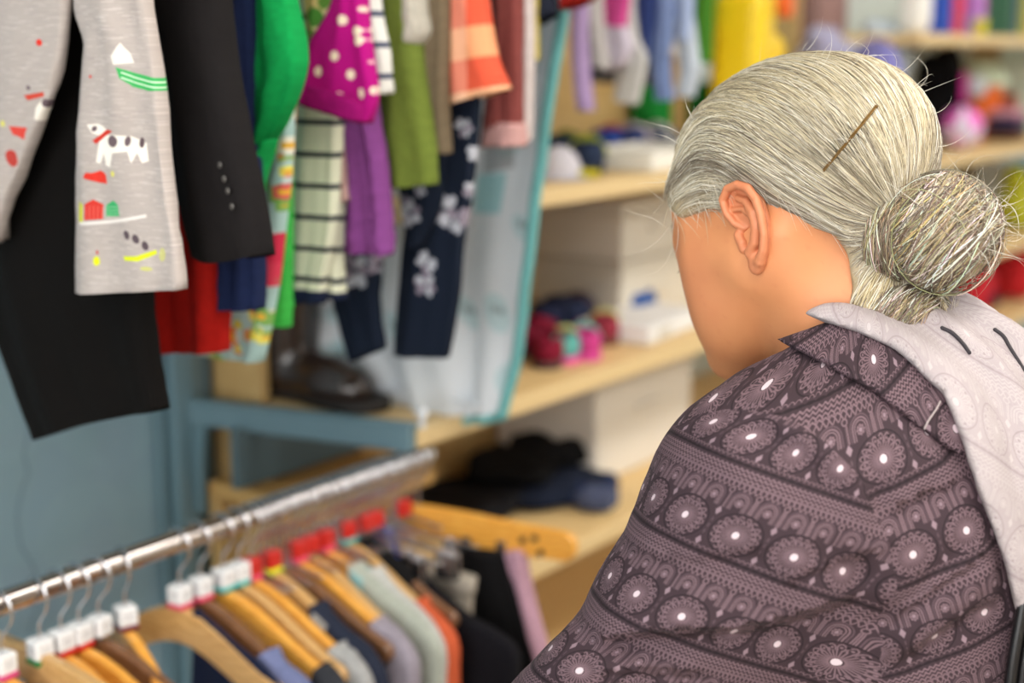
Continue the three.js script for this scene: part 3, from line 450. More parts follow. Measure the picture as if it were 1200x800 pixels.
// --- skin ---
const neckLow = [0.01, 1.255, 0.012], [nhx, nhy, nhz] = headPt(0, -0.03, -0.018).toArray();
function sdHead(X, Y, Z) {                                        // head frame
  const x = Math.abs(X);
  let d = sdEll(X, Y, Z, 0, 0.041, -0.004, 0.073, 0.071, 0.089);
  d = smin(d, sdEll(X, Y, Z, 0, -0.015, 0.034, 0.060, 0.088, 0.056), 0.03);
  d = smin(d, sdEll(x, Y, Z, 0.040, -0.038, 0.058, 0.028, 0.050, 0.030), 0.02);
  d = smin(d, sdCap(x, Y, Z, [0.056, -0.035, 0.010], [0.018, -0.098, 0.072], 0.017, 0.020), 0.035);
  d = smin(d, sdCap(x, Y, Z, [0.056, -0.012, 0.015], [0.046, -0.010, 0.056], 0.014, 0.018), 0.03);
  d = smin(d, sdCap(x, Y, Z, [0.053, 0.022, 0.068], [0.006, 0.027, 0.084], 0.015, 0.011), 0.016);
  d = smin(d, sdCap(X, Y, Z, [0, 0.020, 0.080], [0, -0.020, 0.100], 0.007, 0.011), 0.012);
  d = smin(d, sdEll(x, Y, Z, 0.011, -0.024, 0.092, 0.008, 0.007, 0.010), 0.008);
  d = smin(d, sdEll(X, Y, Z, 0, -0.046, 0.083, 0.024, 0.006, 0.010), 0.008);
  d = smin(d, sdEll(X, Y, Z, 0, -0.058, 0.081, 0.020, 0.007, 0.010), 0.008);
  d = smin(d, sdEll(X, Y, Z, 0, -0.093, 0.074, 0.020, 0.016, 0.016), 0.02);
  d = smax(d, -sdEll(x, Y, Z, 0.022, -0.010, 0.096, 0.011, 0.010, 0.014), 0.010);
  d = smin(d, sdEll(x, Y, Z, 0.037, 0.000, 0.079, 0.021, 0.025, 0.0165), 0.008);
  d = smax(d, -sdCap(x, Y, Z, [0.026, -0.026, 0.099], [0.056, -0.027, 0.090], 0.0050, 0.0045), 0.008);
  d = smin(d, sdEll(x, Y, Z, 0.031, -0.010, 0.072, 0.0145, 0.0125, 0.0125), 0.004);
  d = smax(d, -sdCap(X, Y, Z, [-0.022, -0.052, 0.095], [0.022, -0.052, 0.095], 0.002, 0.002), 0.004);
  return d;
}
const headOf = (x, y, z) => { const p = toHead(x, y, z); return sdHead(p[0], p[1], p[2]); };
function sdNeck(x, y, z) { let d = sdCap(x, y, z, [nhx, nhy, nhz], neckLow, 0.055, 0.060); d = smin(d, sdCap(x, y, z, [0, 1.245, 0.005], [0.11, 1.205, 0.01], 0.04, 0.04), 0.05); return smin(d, sdCap(x, y, z, [0, 1.245, 0.005], [-0.11, 1.205, 0.01], 0.04, 0.04), 0.05); }
const sdSkinHead = (x, y, z) => { let d = smin(headOf(x, y, z), sdNeck(x, y, z), 0.028); const a = headPt(0.06, -0.005, -0.02).toArray(), b = [0.022, 1.24, 0.055]; d = smin(d, sdCap(x, y, z, a, b, 0.010, 0.011), 0.03); d = smin(d, sdCap(-x, y, z, a, b, 0.010, 0.011), 0.03); return d; };
const SHL = [0.152, 1.178, 0.045], ELL = [0.225, 0.965, 0.150], WRL = [0.15, 0.80, 0.36], SHR = [-0.155, 1.20, 0.02], ELR = [-0.215, 0.98, 0.20], WRR = [-0.10, 0.81, 0.40];
function sdBody(x, y, z) {
  let d = sdEll(x, y, z, 0, 1.09, 0.0, 0.145, 0.19, 0.09);
  d = smin(d, sdEll(x, y, z, 0, 0.90, 0.0, 0.15, 0.15, 0.10), 0.08);
  for (const [a, b, c] of [[SHL, ELL, WRL], [SHR, ELR, WRR]]) { d = smin(d, sdCap(x, y, z, a, b, 0.048, 0.038), 0.04); d = smin(d, sdCap(x, y, z, b, c, 0.038, 0.026), 0.02); }
  const ax = Math.abs(x);
  d = smin(d, sdCap(ax, y, z, [0.075, 0.84, 0], [0.085, 0.45, 0.015], 0.078, 0.052), 0.05);
  d = smin(d, sdCap(ax, y, z, [0.085, 0.45, 0.015], [0.09, 0.085, -0.01], 0.052, 0.034), 0.03);
  d = smin(d, sdCap(ax, y, z, [0.09, 0.045, -0.03], [0.10, 0.028, 0.13], 0.036, 0.028), 0.03);
  return d;
}
// a hand: palm, four curled fingers of different length and a thumb that leaves the side of the palm
function handField(wr, dir, down, side) {
  const D = V(...dir).normalize(), N = V(...down).addScaledVector(D, -V(...down).dot(D)).normalize(), S = D.clone().cross(N).multiplyScalar(side), W = V(...wr), q = (a, b, c) => { const p = W.clone().addScaledVector(D, a).addScaledVector(S, b).addScaledVector(N, c); return [p.x, p.y, p.z]; };
  const caps = [[q(-0.03, 0, 0), q(0.02, 0, 0), 0.024, 0.024]];
  const palm = [[q(0.02, -0.022, 0), q(0.085, -0.026, 0.002), 0.012, 0.011], [q(0.02, -0.006, 0), q(0.09, -0.008, 0), 0.013, 0.011], [q(0.02, 0.010, 0), q(0.088, 0.012, 0), 0.013, 0.011], [q(0.02, 0.020, 0.002), q(0.08, 0.030, 0.003), 0.012, 0.010]];
  const fingers = [[-0.027, 0.087, [0.040, 0.024, 0.02]], [-0.009, 0.092, [0.044, 0.027, 0.021]], [0.011, 0.089, [0.041, 0.025, 0.02]], [0.029, 0.081, [0.032, 0.019, 0.018]]];
  for (const [b, a, len] of fingers) { let A0 = a, C0 = 0.001, ang = 0.5, r = 0.0088; for (const l of len) { const A1 = A0 + l * Math.cos(ang), C1 = C0 + l * Math.sin(ang); palm.push([q(A0, b, C0), q(A1, b * 1.02, C1), r, r * 0.92]); A0 = A1; C0 = C1; ang += 0.55; r *= 0.92; } }
  palm.push([q(0.025, -0.024, 0.006), q(0.055, -0.045, 0.020), 0.013, 0.0105], [q(0.055, -0.045, 0.020), q(0.082, -0.044, 0.035), 0.0102, 0.0095], [q(0.082, -0.044, 0.035), q(0.104, -0.036, 0.044), 0.0095, 0.008]);
  const f = (x, y, z) => { let d = 1e9; for (const c of caps) d = smin(d, sdCap(x, y, z, ...c), 0.02); palm.forEach((c, i) => { d = smin(d, sdCap(x, y, z, ...c), i < 4 ? 0.014 : 0.004); }); return d; };
  return { f, c: W.clone().addScaledVector(D, 0.06).addScaledVector(N, 0.02) };
}
const skinTint = (g, f) => { const p = g.attributes.position, c = new Float32Array(p.count * 3); for (let i = 0; i < p.count; i++) { const [x, y, z] = [p.getX(i), p.getY(i), p.getZ(i)], n = fbm(x * 60, y * 60, z * 60, 3) * 0.10 + (noise(x * 340, y * 340, z * 340) > 0.72 ? -0.07 : 0), k = f ? f(x, y, z) : 0; c[i * 3] = 1 + n * 0.5; c[i * 3 + 1] = 1 + n - k * 0.10; c[i * 3 + 2] = 1 + n - k * 0.02; } g.setAttribute('color', new THREE.BufferAttribute(c, 3)); return g; };
const skinMat = new THREE.MeshPhysicalMaterial({ color: new THREE.Color().setRGB(0.68, 0.275, 0.115), vertexColors: true, roughness: 0.5, sheen: 0.25, sheenRoughness: 0.5, sheenColor: new THREE.Color(0.9, 0.6, 0.45) });
const bodyPieces = [];
bodyPieces.push(skinTint(surfaceNets(sdSkinHead, [-0.14, 1.19, -0.08], [0.14, 1.56, 0.26], 0.0032), (x, y, z) => { const [a, b, c] = toHead(x, y, z); return Math.max(0, 1 - Math.hypot(Math.abs(a) - 0.05, b + 0.03, c - 0.06) / 0.05); }));
bodyPieces.push(skinTint(surfaceNets(sdBody, [-0.32, -0.01, -0.16], [0.32, 1.26, 0.5], 0.013)));
for (const [w, e, s] of [[WRL, ELL, 1], [WRR, ELR, -1]]) { const dir = [w[0] - e[0], w[1] - e[1], w[2] - e[2]], { f, c } = handField(w, dir, [0, -1, -0.3], s); bodyPieces.push(skinTint(surfaceNets(f, [c.x - 0.14, c.y - 0.14, c.z - 0.14], [c.x + 0.14, c.y + 0.14, c.z + 0.14], 0.0034))); }
// --- the ear: helix, antihelix, tragus, concha and lobe, standing off the head at an angle ---
{
  const flare = 4 * Math.PI / 180, mid = [880, 268], nH = V(Math.cos(flare), 0.0, Math.sin(flare)).normalize(), oH = V(0.079, 0, -0.006);
  const world = (v) => toWorld(headPt(v.x, v.y, v.z)), O = world(oH), Nw = world(oH.clone().add(nH)).sub(O);
  const eb = V(-Math.sin(flare), 0, -0).set(Math.sin(flare), 0, -Math.cos(flare)), eu = V(0, 1, 0);       // backward along the ear, up
  const px = (x, y) => { const p = toLocal(onPlane(x, y, O, Nw)), h = toHead(p.x, p.y, p.z), v = V(h[0], h[1], h[2]).sub(oH); return [v.dot(eb), v.dot(eu)]; };
  const line = (l) => l.map(([x, y, c, r]) => { const [a, b] = px(x, y); return [a, b, c, r]; });
  const helix = line([[870, 268, -0.003, 0.0022], [861, 262, 0.000, 0.0026], [853, 250, 0.0015, 0.0030], [849, 234, 0.002, 0.0032], [855, 221, 0.0025, 0.0033], [867, 216, 0.003, 0.0034], [880, 220, 0.0035, 0.0035], [890, 233, 0.004, 0.0034], [896, 252, 0.004, 0.0033], [899, 274, 0.0035, 0.0032], [897, 293, 0.0025, 0.0034], [892, 306, 0.001, 0.004]]);
  const anti = line([[864, 232, 0.0, 0.0022], [875, 236, 0.001, 0.0030], [884, 248, 0.002, 0.0036], [888, 266, 0.002, 0.0038], [886, 284, 0.0015, 0.0038], [879, 296, 0.001, 0.0036]]);
  const anti2 = line([[857, 246, -0.001, 0.0018], [870, 245, 0.0, 0.0022], [882, 252, 0.0015, 0.0030]]);
  const trag = line([[864, 276, -0.0015, 0.0038], [869, 284, -0.0005, 0.0040], [870, 292, -0.001, 0.0034]]);
  const lobe = px(885, 309), conch = px(875, 276), outline = [[866, 280], [858, 264], [850, 248], [849, 230], [857, 219], [869, 216], [882, 222], [891, 236], [897, 256], [899, 280], [896, 300], [889, 315], [881, 318], [875, 306], [868, 294]].map(([x, y]) => px(x, y));
  const chain = (a, b, c, L, k) => { let d = 1e9; for (let i = 0; i + 1 < L.length; i++) d = Math.min(d, sdCap(a, b, c, L[i].slice(0, 3), L[i + 1].slice(0, 3), L[i][3], L[i + 1][3])); return d; };
  const f = (a, b, c) => {
    const rise = -0.0042 - 0.004 * Math.exp(-(((a - conch[0]) ** 2 + (b - conch[1]) ** 2) / 0.00005));
    let d = smax(sdPoly(a, b, outline), Math.abs(c - rise) - 0.0026, 0.002);
    d = smin(d, chain(a, b, c, helix), 0.0025); d = smin(d, chain(a, b, c, anti), 0.003); d = smin(d, chain(a, b, c, anti2), 0.002); d = smin(d, chain(a, b, c, trag), 0.003);
    d = smin(d, sdEll(a, b, c, lobe[0], lobe[1], -0.001, 0.0068, 0.0085, 0.0042), 0.004);
    d = smax(d, -sdEll(a, b, c, conch[0] - 0.0005, conch[1] + 0.0005, -0.004, 0.0030, 0.0036, 0.008), 0.002);
    return d;
  };
  for (const side of [1, -1]) {
    const g = surfaceNets(f, [-0.03, -0.045, -0.016], [0.034, 0.048, 0.014], 0.0011);
    const m = new THREE.Matrix4().makeBasis(eb, eu, nH).setPosition(oH); g.applyMatrix4(m); if (side < 0) { g.scale(-1, 1, 1); const ix = g.index.array; for (let i = 0; i < ix.length; i += 3) { const t = ix[i]; ix[i] = ix[i + 1]; ix[i + 1] = t; } }
    g.applyMatrix4(headRot); skinTint(g, () => 1.2); bodyPieces.push(g);
  }
}
const flat = (g) => { if (!g.attributes.uv) g.setAttribute('uv', new THREE.BufferAttribute(new Float32Array(g.attributes.position.count * 2), 2)); return g; };
part('body', mergeGeometries(bodyPieces.map(flat)), skinMat, person);
for (const s of [1, -1]) { const p = headPt(s * 0.031, -0.011, 0.0765); const e = part('eye', new THREE.SphereGeometry(0.0112, 20, 14).translate(p.x, p.y, p.z), plastic(0xe8e2dc, 0.15), person); const i = headPt(s * 0.031, -0.014, 0.0872); part('iris', new THREE.SphereGeometry(0.0045, 14, 10).scale(1, 1, 0.4).translate(i.x, i.y, i.z), plastic(0x4a5a62, 0.2), e); }

// --- tunic: a loose printed cloth shell over the body ---
const creases = [], ROLL0 = toLocal(seen(705, 792, 0.99)).toArray(), ROLL1 = toLocal(seen(662, 850, 1.03)).toArray();
// neckline: a sloping plane round the neck
const [na, nb, nc] = [[858, 446, 1.06], [985, 384, 1.02], [1085, 382, 1.045]].map(([x, y, z]) => toLocal(seen(x, y, z))), NK = na.add(V(0, -0.022, 0)).toArray(), NN = (() => { const n = nb.clone().sub(na).cross(nc.clone().sub(na)).normalize(); return (n.y < 0 ? n.negate() : n).toArray(); })();

function sdTunic0(x, y, z) {
  let d = sdEll(x, y, z, 0, 1.06, -0.005, 0.185, 0.25, 0.135);
  d = smin(d, sdEll(x, y, z, 0, 1.175, -0.025, 0.15, 0.095, 0.085), 0.06);
  d = smin(d, sdCap(x, y, z, [0, 1.222, -0.002], [0.13, 1.200, 0.015], 0.070, 0.062), 0.04);
  d = smin(d, sdCap(x, y, z, [0, 1.222, -0.002], [-0.13, 1.205, 0.005], 0.070, 0.062), 0.04);
  d = smin(d, sdCap(x, y, z, [0.04, 1.245, 0.035], [0.135, 1.205, 0.05], 0.070, 0.066), 0.03);
  d = smin(d, sdCap(x, y, z, SHL, ELL, 0.079, 0.070), 0.05);
  d = smin(d, sdCap(x, y, z, [0.225, 0.945, 0.165], [0.175, 0.84, 0.33], 0.078, 0.075), 0.025);
  d = smin(d, sdCap(x, y, z, ROLL0, ROLL1, 0.042, 0.050), 0.014);
  d = smin(d, sdCap(x, y, z, SHR, ELR, 0.075, 0.070), 0.05);
  d = smin(d, sdCap(x, y, z, ELR, [-0.11, 0.84, 0.37], 0.070, 0.062), 0.04);
  d = smin(d, sdCap(x, y, z, [0, 0.88, 0], [0, 0.50, 0.0], 0.17, 0.215), 0.08);
  d = smax(d, 0.40 - y, 0.01);
  d = smin(d, sdCap(x, y, z, [0, 1.205, 0.005], [0.008, 1.252, 0.035], 0.080, 0.070), 0.035);
  return smax(d, (x - NK[0]) * NN[0] + (y - NK[1]) * NN[1] + (z - NK[2]) * NN[2], 0.006);
}

const pxHit = (px, py) => march(sdTunic0, px, py);
function crease(pts, amp, width, step) { const p = pts.map(([x, y]) => pxHit(x, y)).filter(Boolean); if (p.length < 2) return; const c = new THREE.CatmullRomCurve3(p), q = c.getPoints(p.length * 5).map((v) => v.toArray()); creases.push({ q, amp, width, step, lo: q.reduce((m, v) => m.map((a, i) => Math.min(a, v[i] - width * (step ? 8 : 3))), [9, 9, 9]), hi: q.reduce((m, v) => m.map((a, i) => Math.max(a, v[i] + width * (step ? 8 : 3))), [-9, -9, -9]) }); }
crease([[676, 757], [720, 747], [780, 742], [840, 740], [900, 732], [975, 710], [1020, 690]], 0.019, 0.012, true);
crease([[690, 792], [730, 786], [790, 788], [850, 794]], 0.008, 0.010, true);
crease([[1030, 738], [1080, 702], [1130, 668], [1168, 640]], 0.008, 0.012, true);
crease([[910, 692], [960, 668], [1000, 655], [1050, 640]], 0.005, 0.012, true);
crease([[1030, 604], [1080, 582], [1130, 562]], 0.008, 0.013, true);
crease([[1040, 785], [1100, 742], [1150, 712], [1180, 700]], 0.007, 0.012, true);
crease([[730, 640], [790, 655], [860, 650], [920, 640]], 0.004, 0.013, true);
crease([[880, 482], [925, 505], [965, 535], [1005, 570], [1022, 620]], 0.005, 0.008);
crease([[872, 496], [918, 521], [955, 550], [992, 584]], -0.004, 0.008);
crease([[1005, 600], [1040, 585], [1080, 570], [1120, 560]], -0.005, 0.014);
crease([[1010, 745], [1060, 700], [1110, 655], [1140, 625]], -0.005, 0.010);
crease([[1030, 775], [1085, 725], [1140, 680], [1170, 655]], 0.005, 0.010);
crease([[1060, 790], [1110, 745], [1160, 710]], -0.004, 0.009);
crease([[700, 690], [760, 700], [830, 695]], -0.003, 0.010);
crease([[760, 590], [800, 620], [860, 640]], 0.003, 0.014);
crease([[935, 640], [990, 660], [1020, 690]], -0.004, 0.012);
crease([[820, 510], [850, 530], [880, 570], [900, 620]], 0.003, 0.015);
crease([[600, 798], [650, 792], [720, 790], [790, 795]], 0.005, 0.012);
const CAMD = CAML.clone().sub(V(0.1, 1.1, 0)).normalize();
function sdTunic(x, y, z) {
  let d = sdTunic0(x, y, z); if (Math.abs(d) > 0.05) return d;
  for (const c of creases) {
    if (x < c.lo[0] || y < c.lo[1] || z < c.lo[2] || x > c.hi[0] || y > c.hi[1] || z > c.hi[2]) continue;
    let m = 1e9, e = 0, sg = 1; const n = c.q.length - 1;
    for (let i = 0; i < n; i++) { const a = c.q[i], b = c.q[i + 1], ex = b[0] - a[0], ey = b[1] - a[1], ez = b[2] - a[2], wx = x - a[0], wy = y - a[1], wz = z - a[2], t = clamp((wx * ex + wy * ey + wz * ez) / (ex * ex + ey * ey + ez * ez), 0, 1), dx = wx - ex * t, dy = wy - ey * t, dz = wz - ez * t, k = dx * dx + dy * dy + dz * dz; if (k < m) { m = k; e = (i + t) / n; sg = (ey * dz - ez * dy) * CAMD.x + (ez * dx - ex * dz) * CAMD.y + (ex * dy - ey * dx) * CAMD.z; } }
    const fade = sstep(0, 0.25, Math.min(e, 1 - e)) * 0.9 + 0.1 * sstep(0, 0.04, Math.min(e, 1 - e)), q = Math.sqrt(m) * Math.sign(sg), w = c.width;
    if (c.step) d -= c.amp * fade * (q > 0 ? (1 - Math.exp(-q / (0.35 * w))) * Math.exp(-q / (3.5 * w)) : -0.55 * (1 - Math.exp(q / (0.35 * w))) * Math.exp(q / (1.3 * w)));
    else d -= c.amp * fade * Math.exp(-m / (w * w));
  }
  return d - 0.0022 * fbm(x * 18, y * 14, z * 18, 2) - 0.0008 * noise(x * 70, y * 60, z * 70);
}
// splits triangles where the value at the corners changes sign; returns [negative side, positive side]
function splitGeometry(g, val) {
  const P = g.attributes.position, N = g.attributes.normal, out = [{ p: [], n: [] }, { p: [], n: [] }], ix = g.index.array;
  const put = (o, a) => { o.p.push(a[0], a[1], a[2]); o.n.push(a[3], a[4], a[5]); };
  const vert = (i) => [P.getX(i), P.getY(i), P.getZ(i), N.getX(i), N.getY(i), N.getZ(i)], mix = (a, b, t) => a.map((v, i) => lerp(v, b[i], t));
  for (let i = 0; i < ix.length; i += 3) {
    const v = [vert(ix[i]), vert(ix[i + 1]), vert(ix[i + 2])], s = v.map((a) => val(a[0], a[1], a[2]));
    for (const side of [0, 1]) {
      const keep = (k) => (side ? s[k] >= 0 : s[k] < 0), poly = [];
      for (let k = 0; k < 3; k++) { const m = (k + 1) % 3; if (keep(k)) poly.push(v[k]); if (keep(k) !== keep(m)) poly.push(mix(v[k], v[m], s[k] / (s[k] - s[m]))); }
      for (let k = 1; k + 1 < poly.length; k++) { put(out[side], poly[0]); put(out[side], poly[k]); put(out[side], poly[k + 1]); }
    }
  }
  return out.map((o) => { const r = new THREE.BufferGeometry(); r.setAttribute('position', new THREE.Float32BufferAttribute(o.p, 3)); r.setAttribute('normal', new THREE.Float32BufferAttribute(o.n, 3)); return r; });
}
// uv per triangle, the angle kept continuous inside it
function uvWrap(g, f, period) { const p = g.attributes.position, uv = new Float32Array(p.count * 2); for (let i = 0; i < p.count; i += 3) { let u0; for (let k = 0; k < 3; k++) { let [u, v] = f(p.getX(i + k), p.getY(i + k), p.getZ(i + k)); if (k === 0) u0 = u; else { while (u - u0 > period / 2) u -= period; while (u - u0 < -period / 2) u += period; } uv[(i + k) * 2] = u; uv[(i + k) * 2 + 1] = v; } } g.setAttribute('uv', new THREE.BufferAttribute(uv, 2)); return g; }

// the print: bands of wheel flowers, arches and lace between dark scalloped lines; one repeat is 78 x 62 mm
const PU = 0.078, PV = 0.062;
function printPattern(c, w, h, K) {
  const k = w / 78, M = (v) => v * k, r = rng(12);
  c.fillStyle = K.ground; c.fillRect(0, 0, w, h);
  c.lineCap = 'round'; c.lineJoin = 'round';
  const stroke = (col, lw) => { c.strokeStyle = col; c.lineWidth = M(lw); };
  // lace rows
  stroke(K.light, 0.95);
  for (let row = 0; row < 4; row++) { c.beginPath(); for (let k = -1; k <= 41; k++) { const x = k * 1.95, y = 4.6 + row * 2.7 + (k % 2 ? 1.0 : -0.7); k < 0 ? c.moveTo(M(x), M(y)) : c.lineTo(M(x), M(y)); } c.stroke(); }
  for (let k = 0; k < 20; k++) { const x = k * 3.9; ell(c, [M(x), M(6.5)], M(0.7), M(0.7), K.light); ell(c, [M(x + 1.95), M(11.9)], M(0.7), M(0.7), K.light); stroke(K.light, 0.8); c.beginPath(); c.moveTo(M(x), M(17)); c.lineTo(M(x + 1.6), M(14.2)); c.lineTo(M(x + 3.2), M(17)); c.stroke(); }
  // arches
  for (let i = 0; i < 4; i++) {
    const cx = 9.75 + i * 19.5, top = 17.6;
    for (const [q, lw, col] of [[7.0, 0.9, K.mid], [5.4, 0.9, K.light], [3.9, 0.7, K.light]]) { stroke(col, lw); c.beginPath(); c.moveTo(M(cx - q), M(31)); c.lineTo(M(cx - q), M(top + 7.2)); c.arc(M(cx), M(top + 7.2), M(q), Math.PI, 0); c.lineTo(M(cx + q), M(31)); c.stroke(); }
    for (let j = 0; j < 8; j++) { const a = j / 8 * 6.283; ell(c, [M(cx + Math.cos(a) * 2.2), M(25.6 + Math.sin(a) * 2.2)], M(0.8), M(0.8), K.light); } ell(c, [M(cx), M(25.6)], M(1.2), M(1.2), K.pale);
    stroke(K.light, 0.75); for (const dx of [8.7, 9.75, 10.8]) { c.beginPath(); c.moveTo(M(cx + dx), M(21)); c.lineTo(M(cx + dx), M(31)); c.stroke(); }
    stroke(K.light, 0.8); c.beginPath(); c.arc(M(cx + 9.75), M(18.6), M(1.7), 0, 6.3); c.stroke(); c.beginPath(); c.arc(M(cx - 9.75), M(18.6), M(1.7), 0, 6.3); c.stroke();
  }
  // wheel flowers
  for (let i = 0; i < 2; i++) {
    const cx = 19.5 + i * 39, cy = 45.5, R = 16.6;
    ell(c, [M(cx), M(cy)], M(R + 0.9), M(R - 1.6), K.dark); ell(c, [M(cx), M(cy)], M(R), M(R - 2.4), K.ground);
    const rad = (a, q) => [M(cx + Math.cos(a) * q), M(cy + Math.sin(a) * q * 0.86)];
    stroke(K.light, 0.72); for (let j = 0; j < 30; j++) { const a = j / 30 * 6.283; c.beginPath(); c.moveTo(...rad(a, 3.6)); c.lineTo(...rad(a, 10.2)); c.stroke(); }
    stroke(K.light, 0.75); for (let j = 0; j < 18; j++) { const a = j / 18 * 6.283, b = 0.12; c.beginPath(); c.moveTo(...rad(a - b, 10.2)); c.quadraticCurveTo(...rad(a - b * 1.5, 14.4), ...rad(a, 15.4)); c.quadraticCurveTo(...rad(a + b * 1.5, 14.4), ...rad(a + b, 10.2)); c.stroke(); ell(c, rad(a, 12.4), M(0.75), M(0.75), K.light); }
    for (let j = 0; j < 10; j++) { const a = (j + 0.5) / 10 * 6.283; ell(c, rad(a, 13.6), M(0.9), M(0.9), K.dark); }
    ell(c, [M(cx), M(cy)], M(2.5), M(2.5), K.white);
    for (const dy of [-11.2, 11.2]) { const x = cx + 19.5, y = cy + dy; for (const xx of [x, x - 78]) blob(c, [[M(xx - 2.1), M(y)], [M(xx), M(y - 3.2)], [M(xx + 2.1), M(y)], [M(xx), M(y + 3.2)]], K.pale); }
    for (const xx of [cx + 19.5, cx - 19.5]) for (const dy of [-4.6, 0, 4.6]) ell(c, [M(xx), M(cy + dy)], M(0.5), M(1.6), K.mid);
  }
  // dark scalloped line
  for (let x = 0; x < 78; x += 6.5) { ell(c, [M(x + 2), M(1.3)], M(3.0), M(0.95), K.dark); ell(c, [M(x + 5), M(1.5)], M(1.5), M(0.55), K.dark); }
  stroke(K.light, 0.5); for (let x = 0; x < 78; x += 3.9) { c.beginPath(); c.arc(M(x + 1.95), M(61.2), M(1.6), Math.PI, 0); c.stroke(); }
}
const printTex = canvasTex(936, 744, (c, w, h) => printPattern(c, w, h, { ground: '#3a2c32', dark: '#241a1f', mid: '#57454c', light: '#735d64', pale: '#86717a', white: '#cfbcc3' }));
const liningTex = canvasTex(936, 744, (c, w, h) => printPattern(c, w, h, { ground: '#a59a9c', dark: '#978b8e', mid: '#aca2a3', light: '#b0a6a7', pale: '#b4aaab', white: '#bab1b2' }));
for (const t of [printTex, liningTex]) { t.repeat.set(1 / PU, 1 / PV); }
const fine = rep(clothBump, 40);
const tunicMat = new THREE.MeshPhysicalMaterial({ map: printTex, roughness: 0.82, specularIntensity: 0.5, sheen: 0.12, sheenRoughness: 0.5, sheenColor: new THREE.Color(0.5, 0.42, 0.46), bumpMap: fine, bumpScale: 0.0004, side: THREE.DoubleSide });
const liningMat = new THREE.MeshPhysicalMaterial({ map: liningTex, roughness: 0.85, bumpMap: fine, bumpScale: 0.0004, side: THREE.DoubleSide });
{
  const g = surfaceNets(sdTunic, [-0.36, 0.38, -0.26], [0.36, 1.40, 0.48], 0.0047);
  const [h1, h2, h3] = [pxHit(880, 482), pxHit(1012, 585), pxHit(1030, 740)], pn = h2.clone().sub(h1).cross(h3.clone().sub(h1)).normalize(); if (pn.x < 0) pn.negate();
  const val = (x, y, z) => Math.max(pn.x * (x - h1.x) + pn.y * (y - h1.y) + pn.z * (z - h1.z), -1) * 1;
  const [rest, sleeve] = splitGeometry(g, val);
  const s0 = V(...SHL), ax = V(...ELL).sub(s0).normalize(), e1 = V(0, 0, -1).addScaledVector(ax, ax.z).normalize(), e2 = ax.clone().cross(e1);
  // the bands circle the arm: measured along the arm and round it
  const row = [pxHit(762, 600), pxHit(947, 677)], t = row[1].clone().sub(row[0]).normalize(), gAx = ax.clone().addScaledVector(t, -ax.dot(t)).normalize();
  uvWrap(sleeve, (x, y, z) => { const p = V(x, y, z).sub(s0), a = Math.atan2(p.dot(e2), p.dot(e1)); return [a * 0.0931 + 0.012, -p.dot(gAx) + 0.021]; }, Math.PI * 2 * 0.0931);
  uvWrap(rest, (x, y, z) => { const a = Math.atan2(x, -(z - 0.04)) * 0.1862; return [a * 0.954 - y * 0.30, y * 0.954 + a * 0.30 + 0.010]; }, Math.PI * 2 * 0.1862);
  part('sleeve', sleeve, tunicMat, person); part('tunic', rest, tunicMat, person);
}

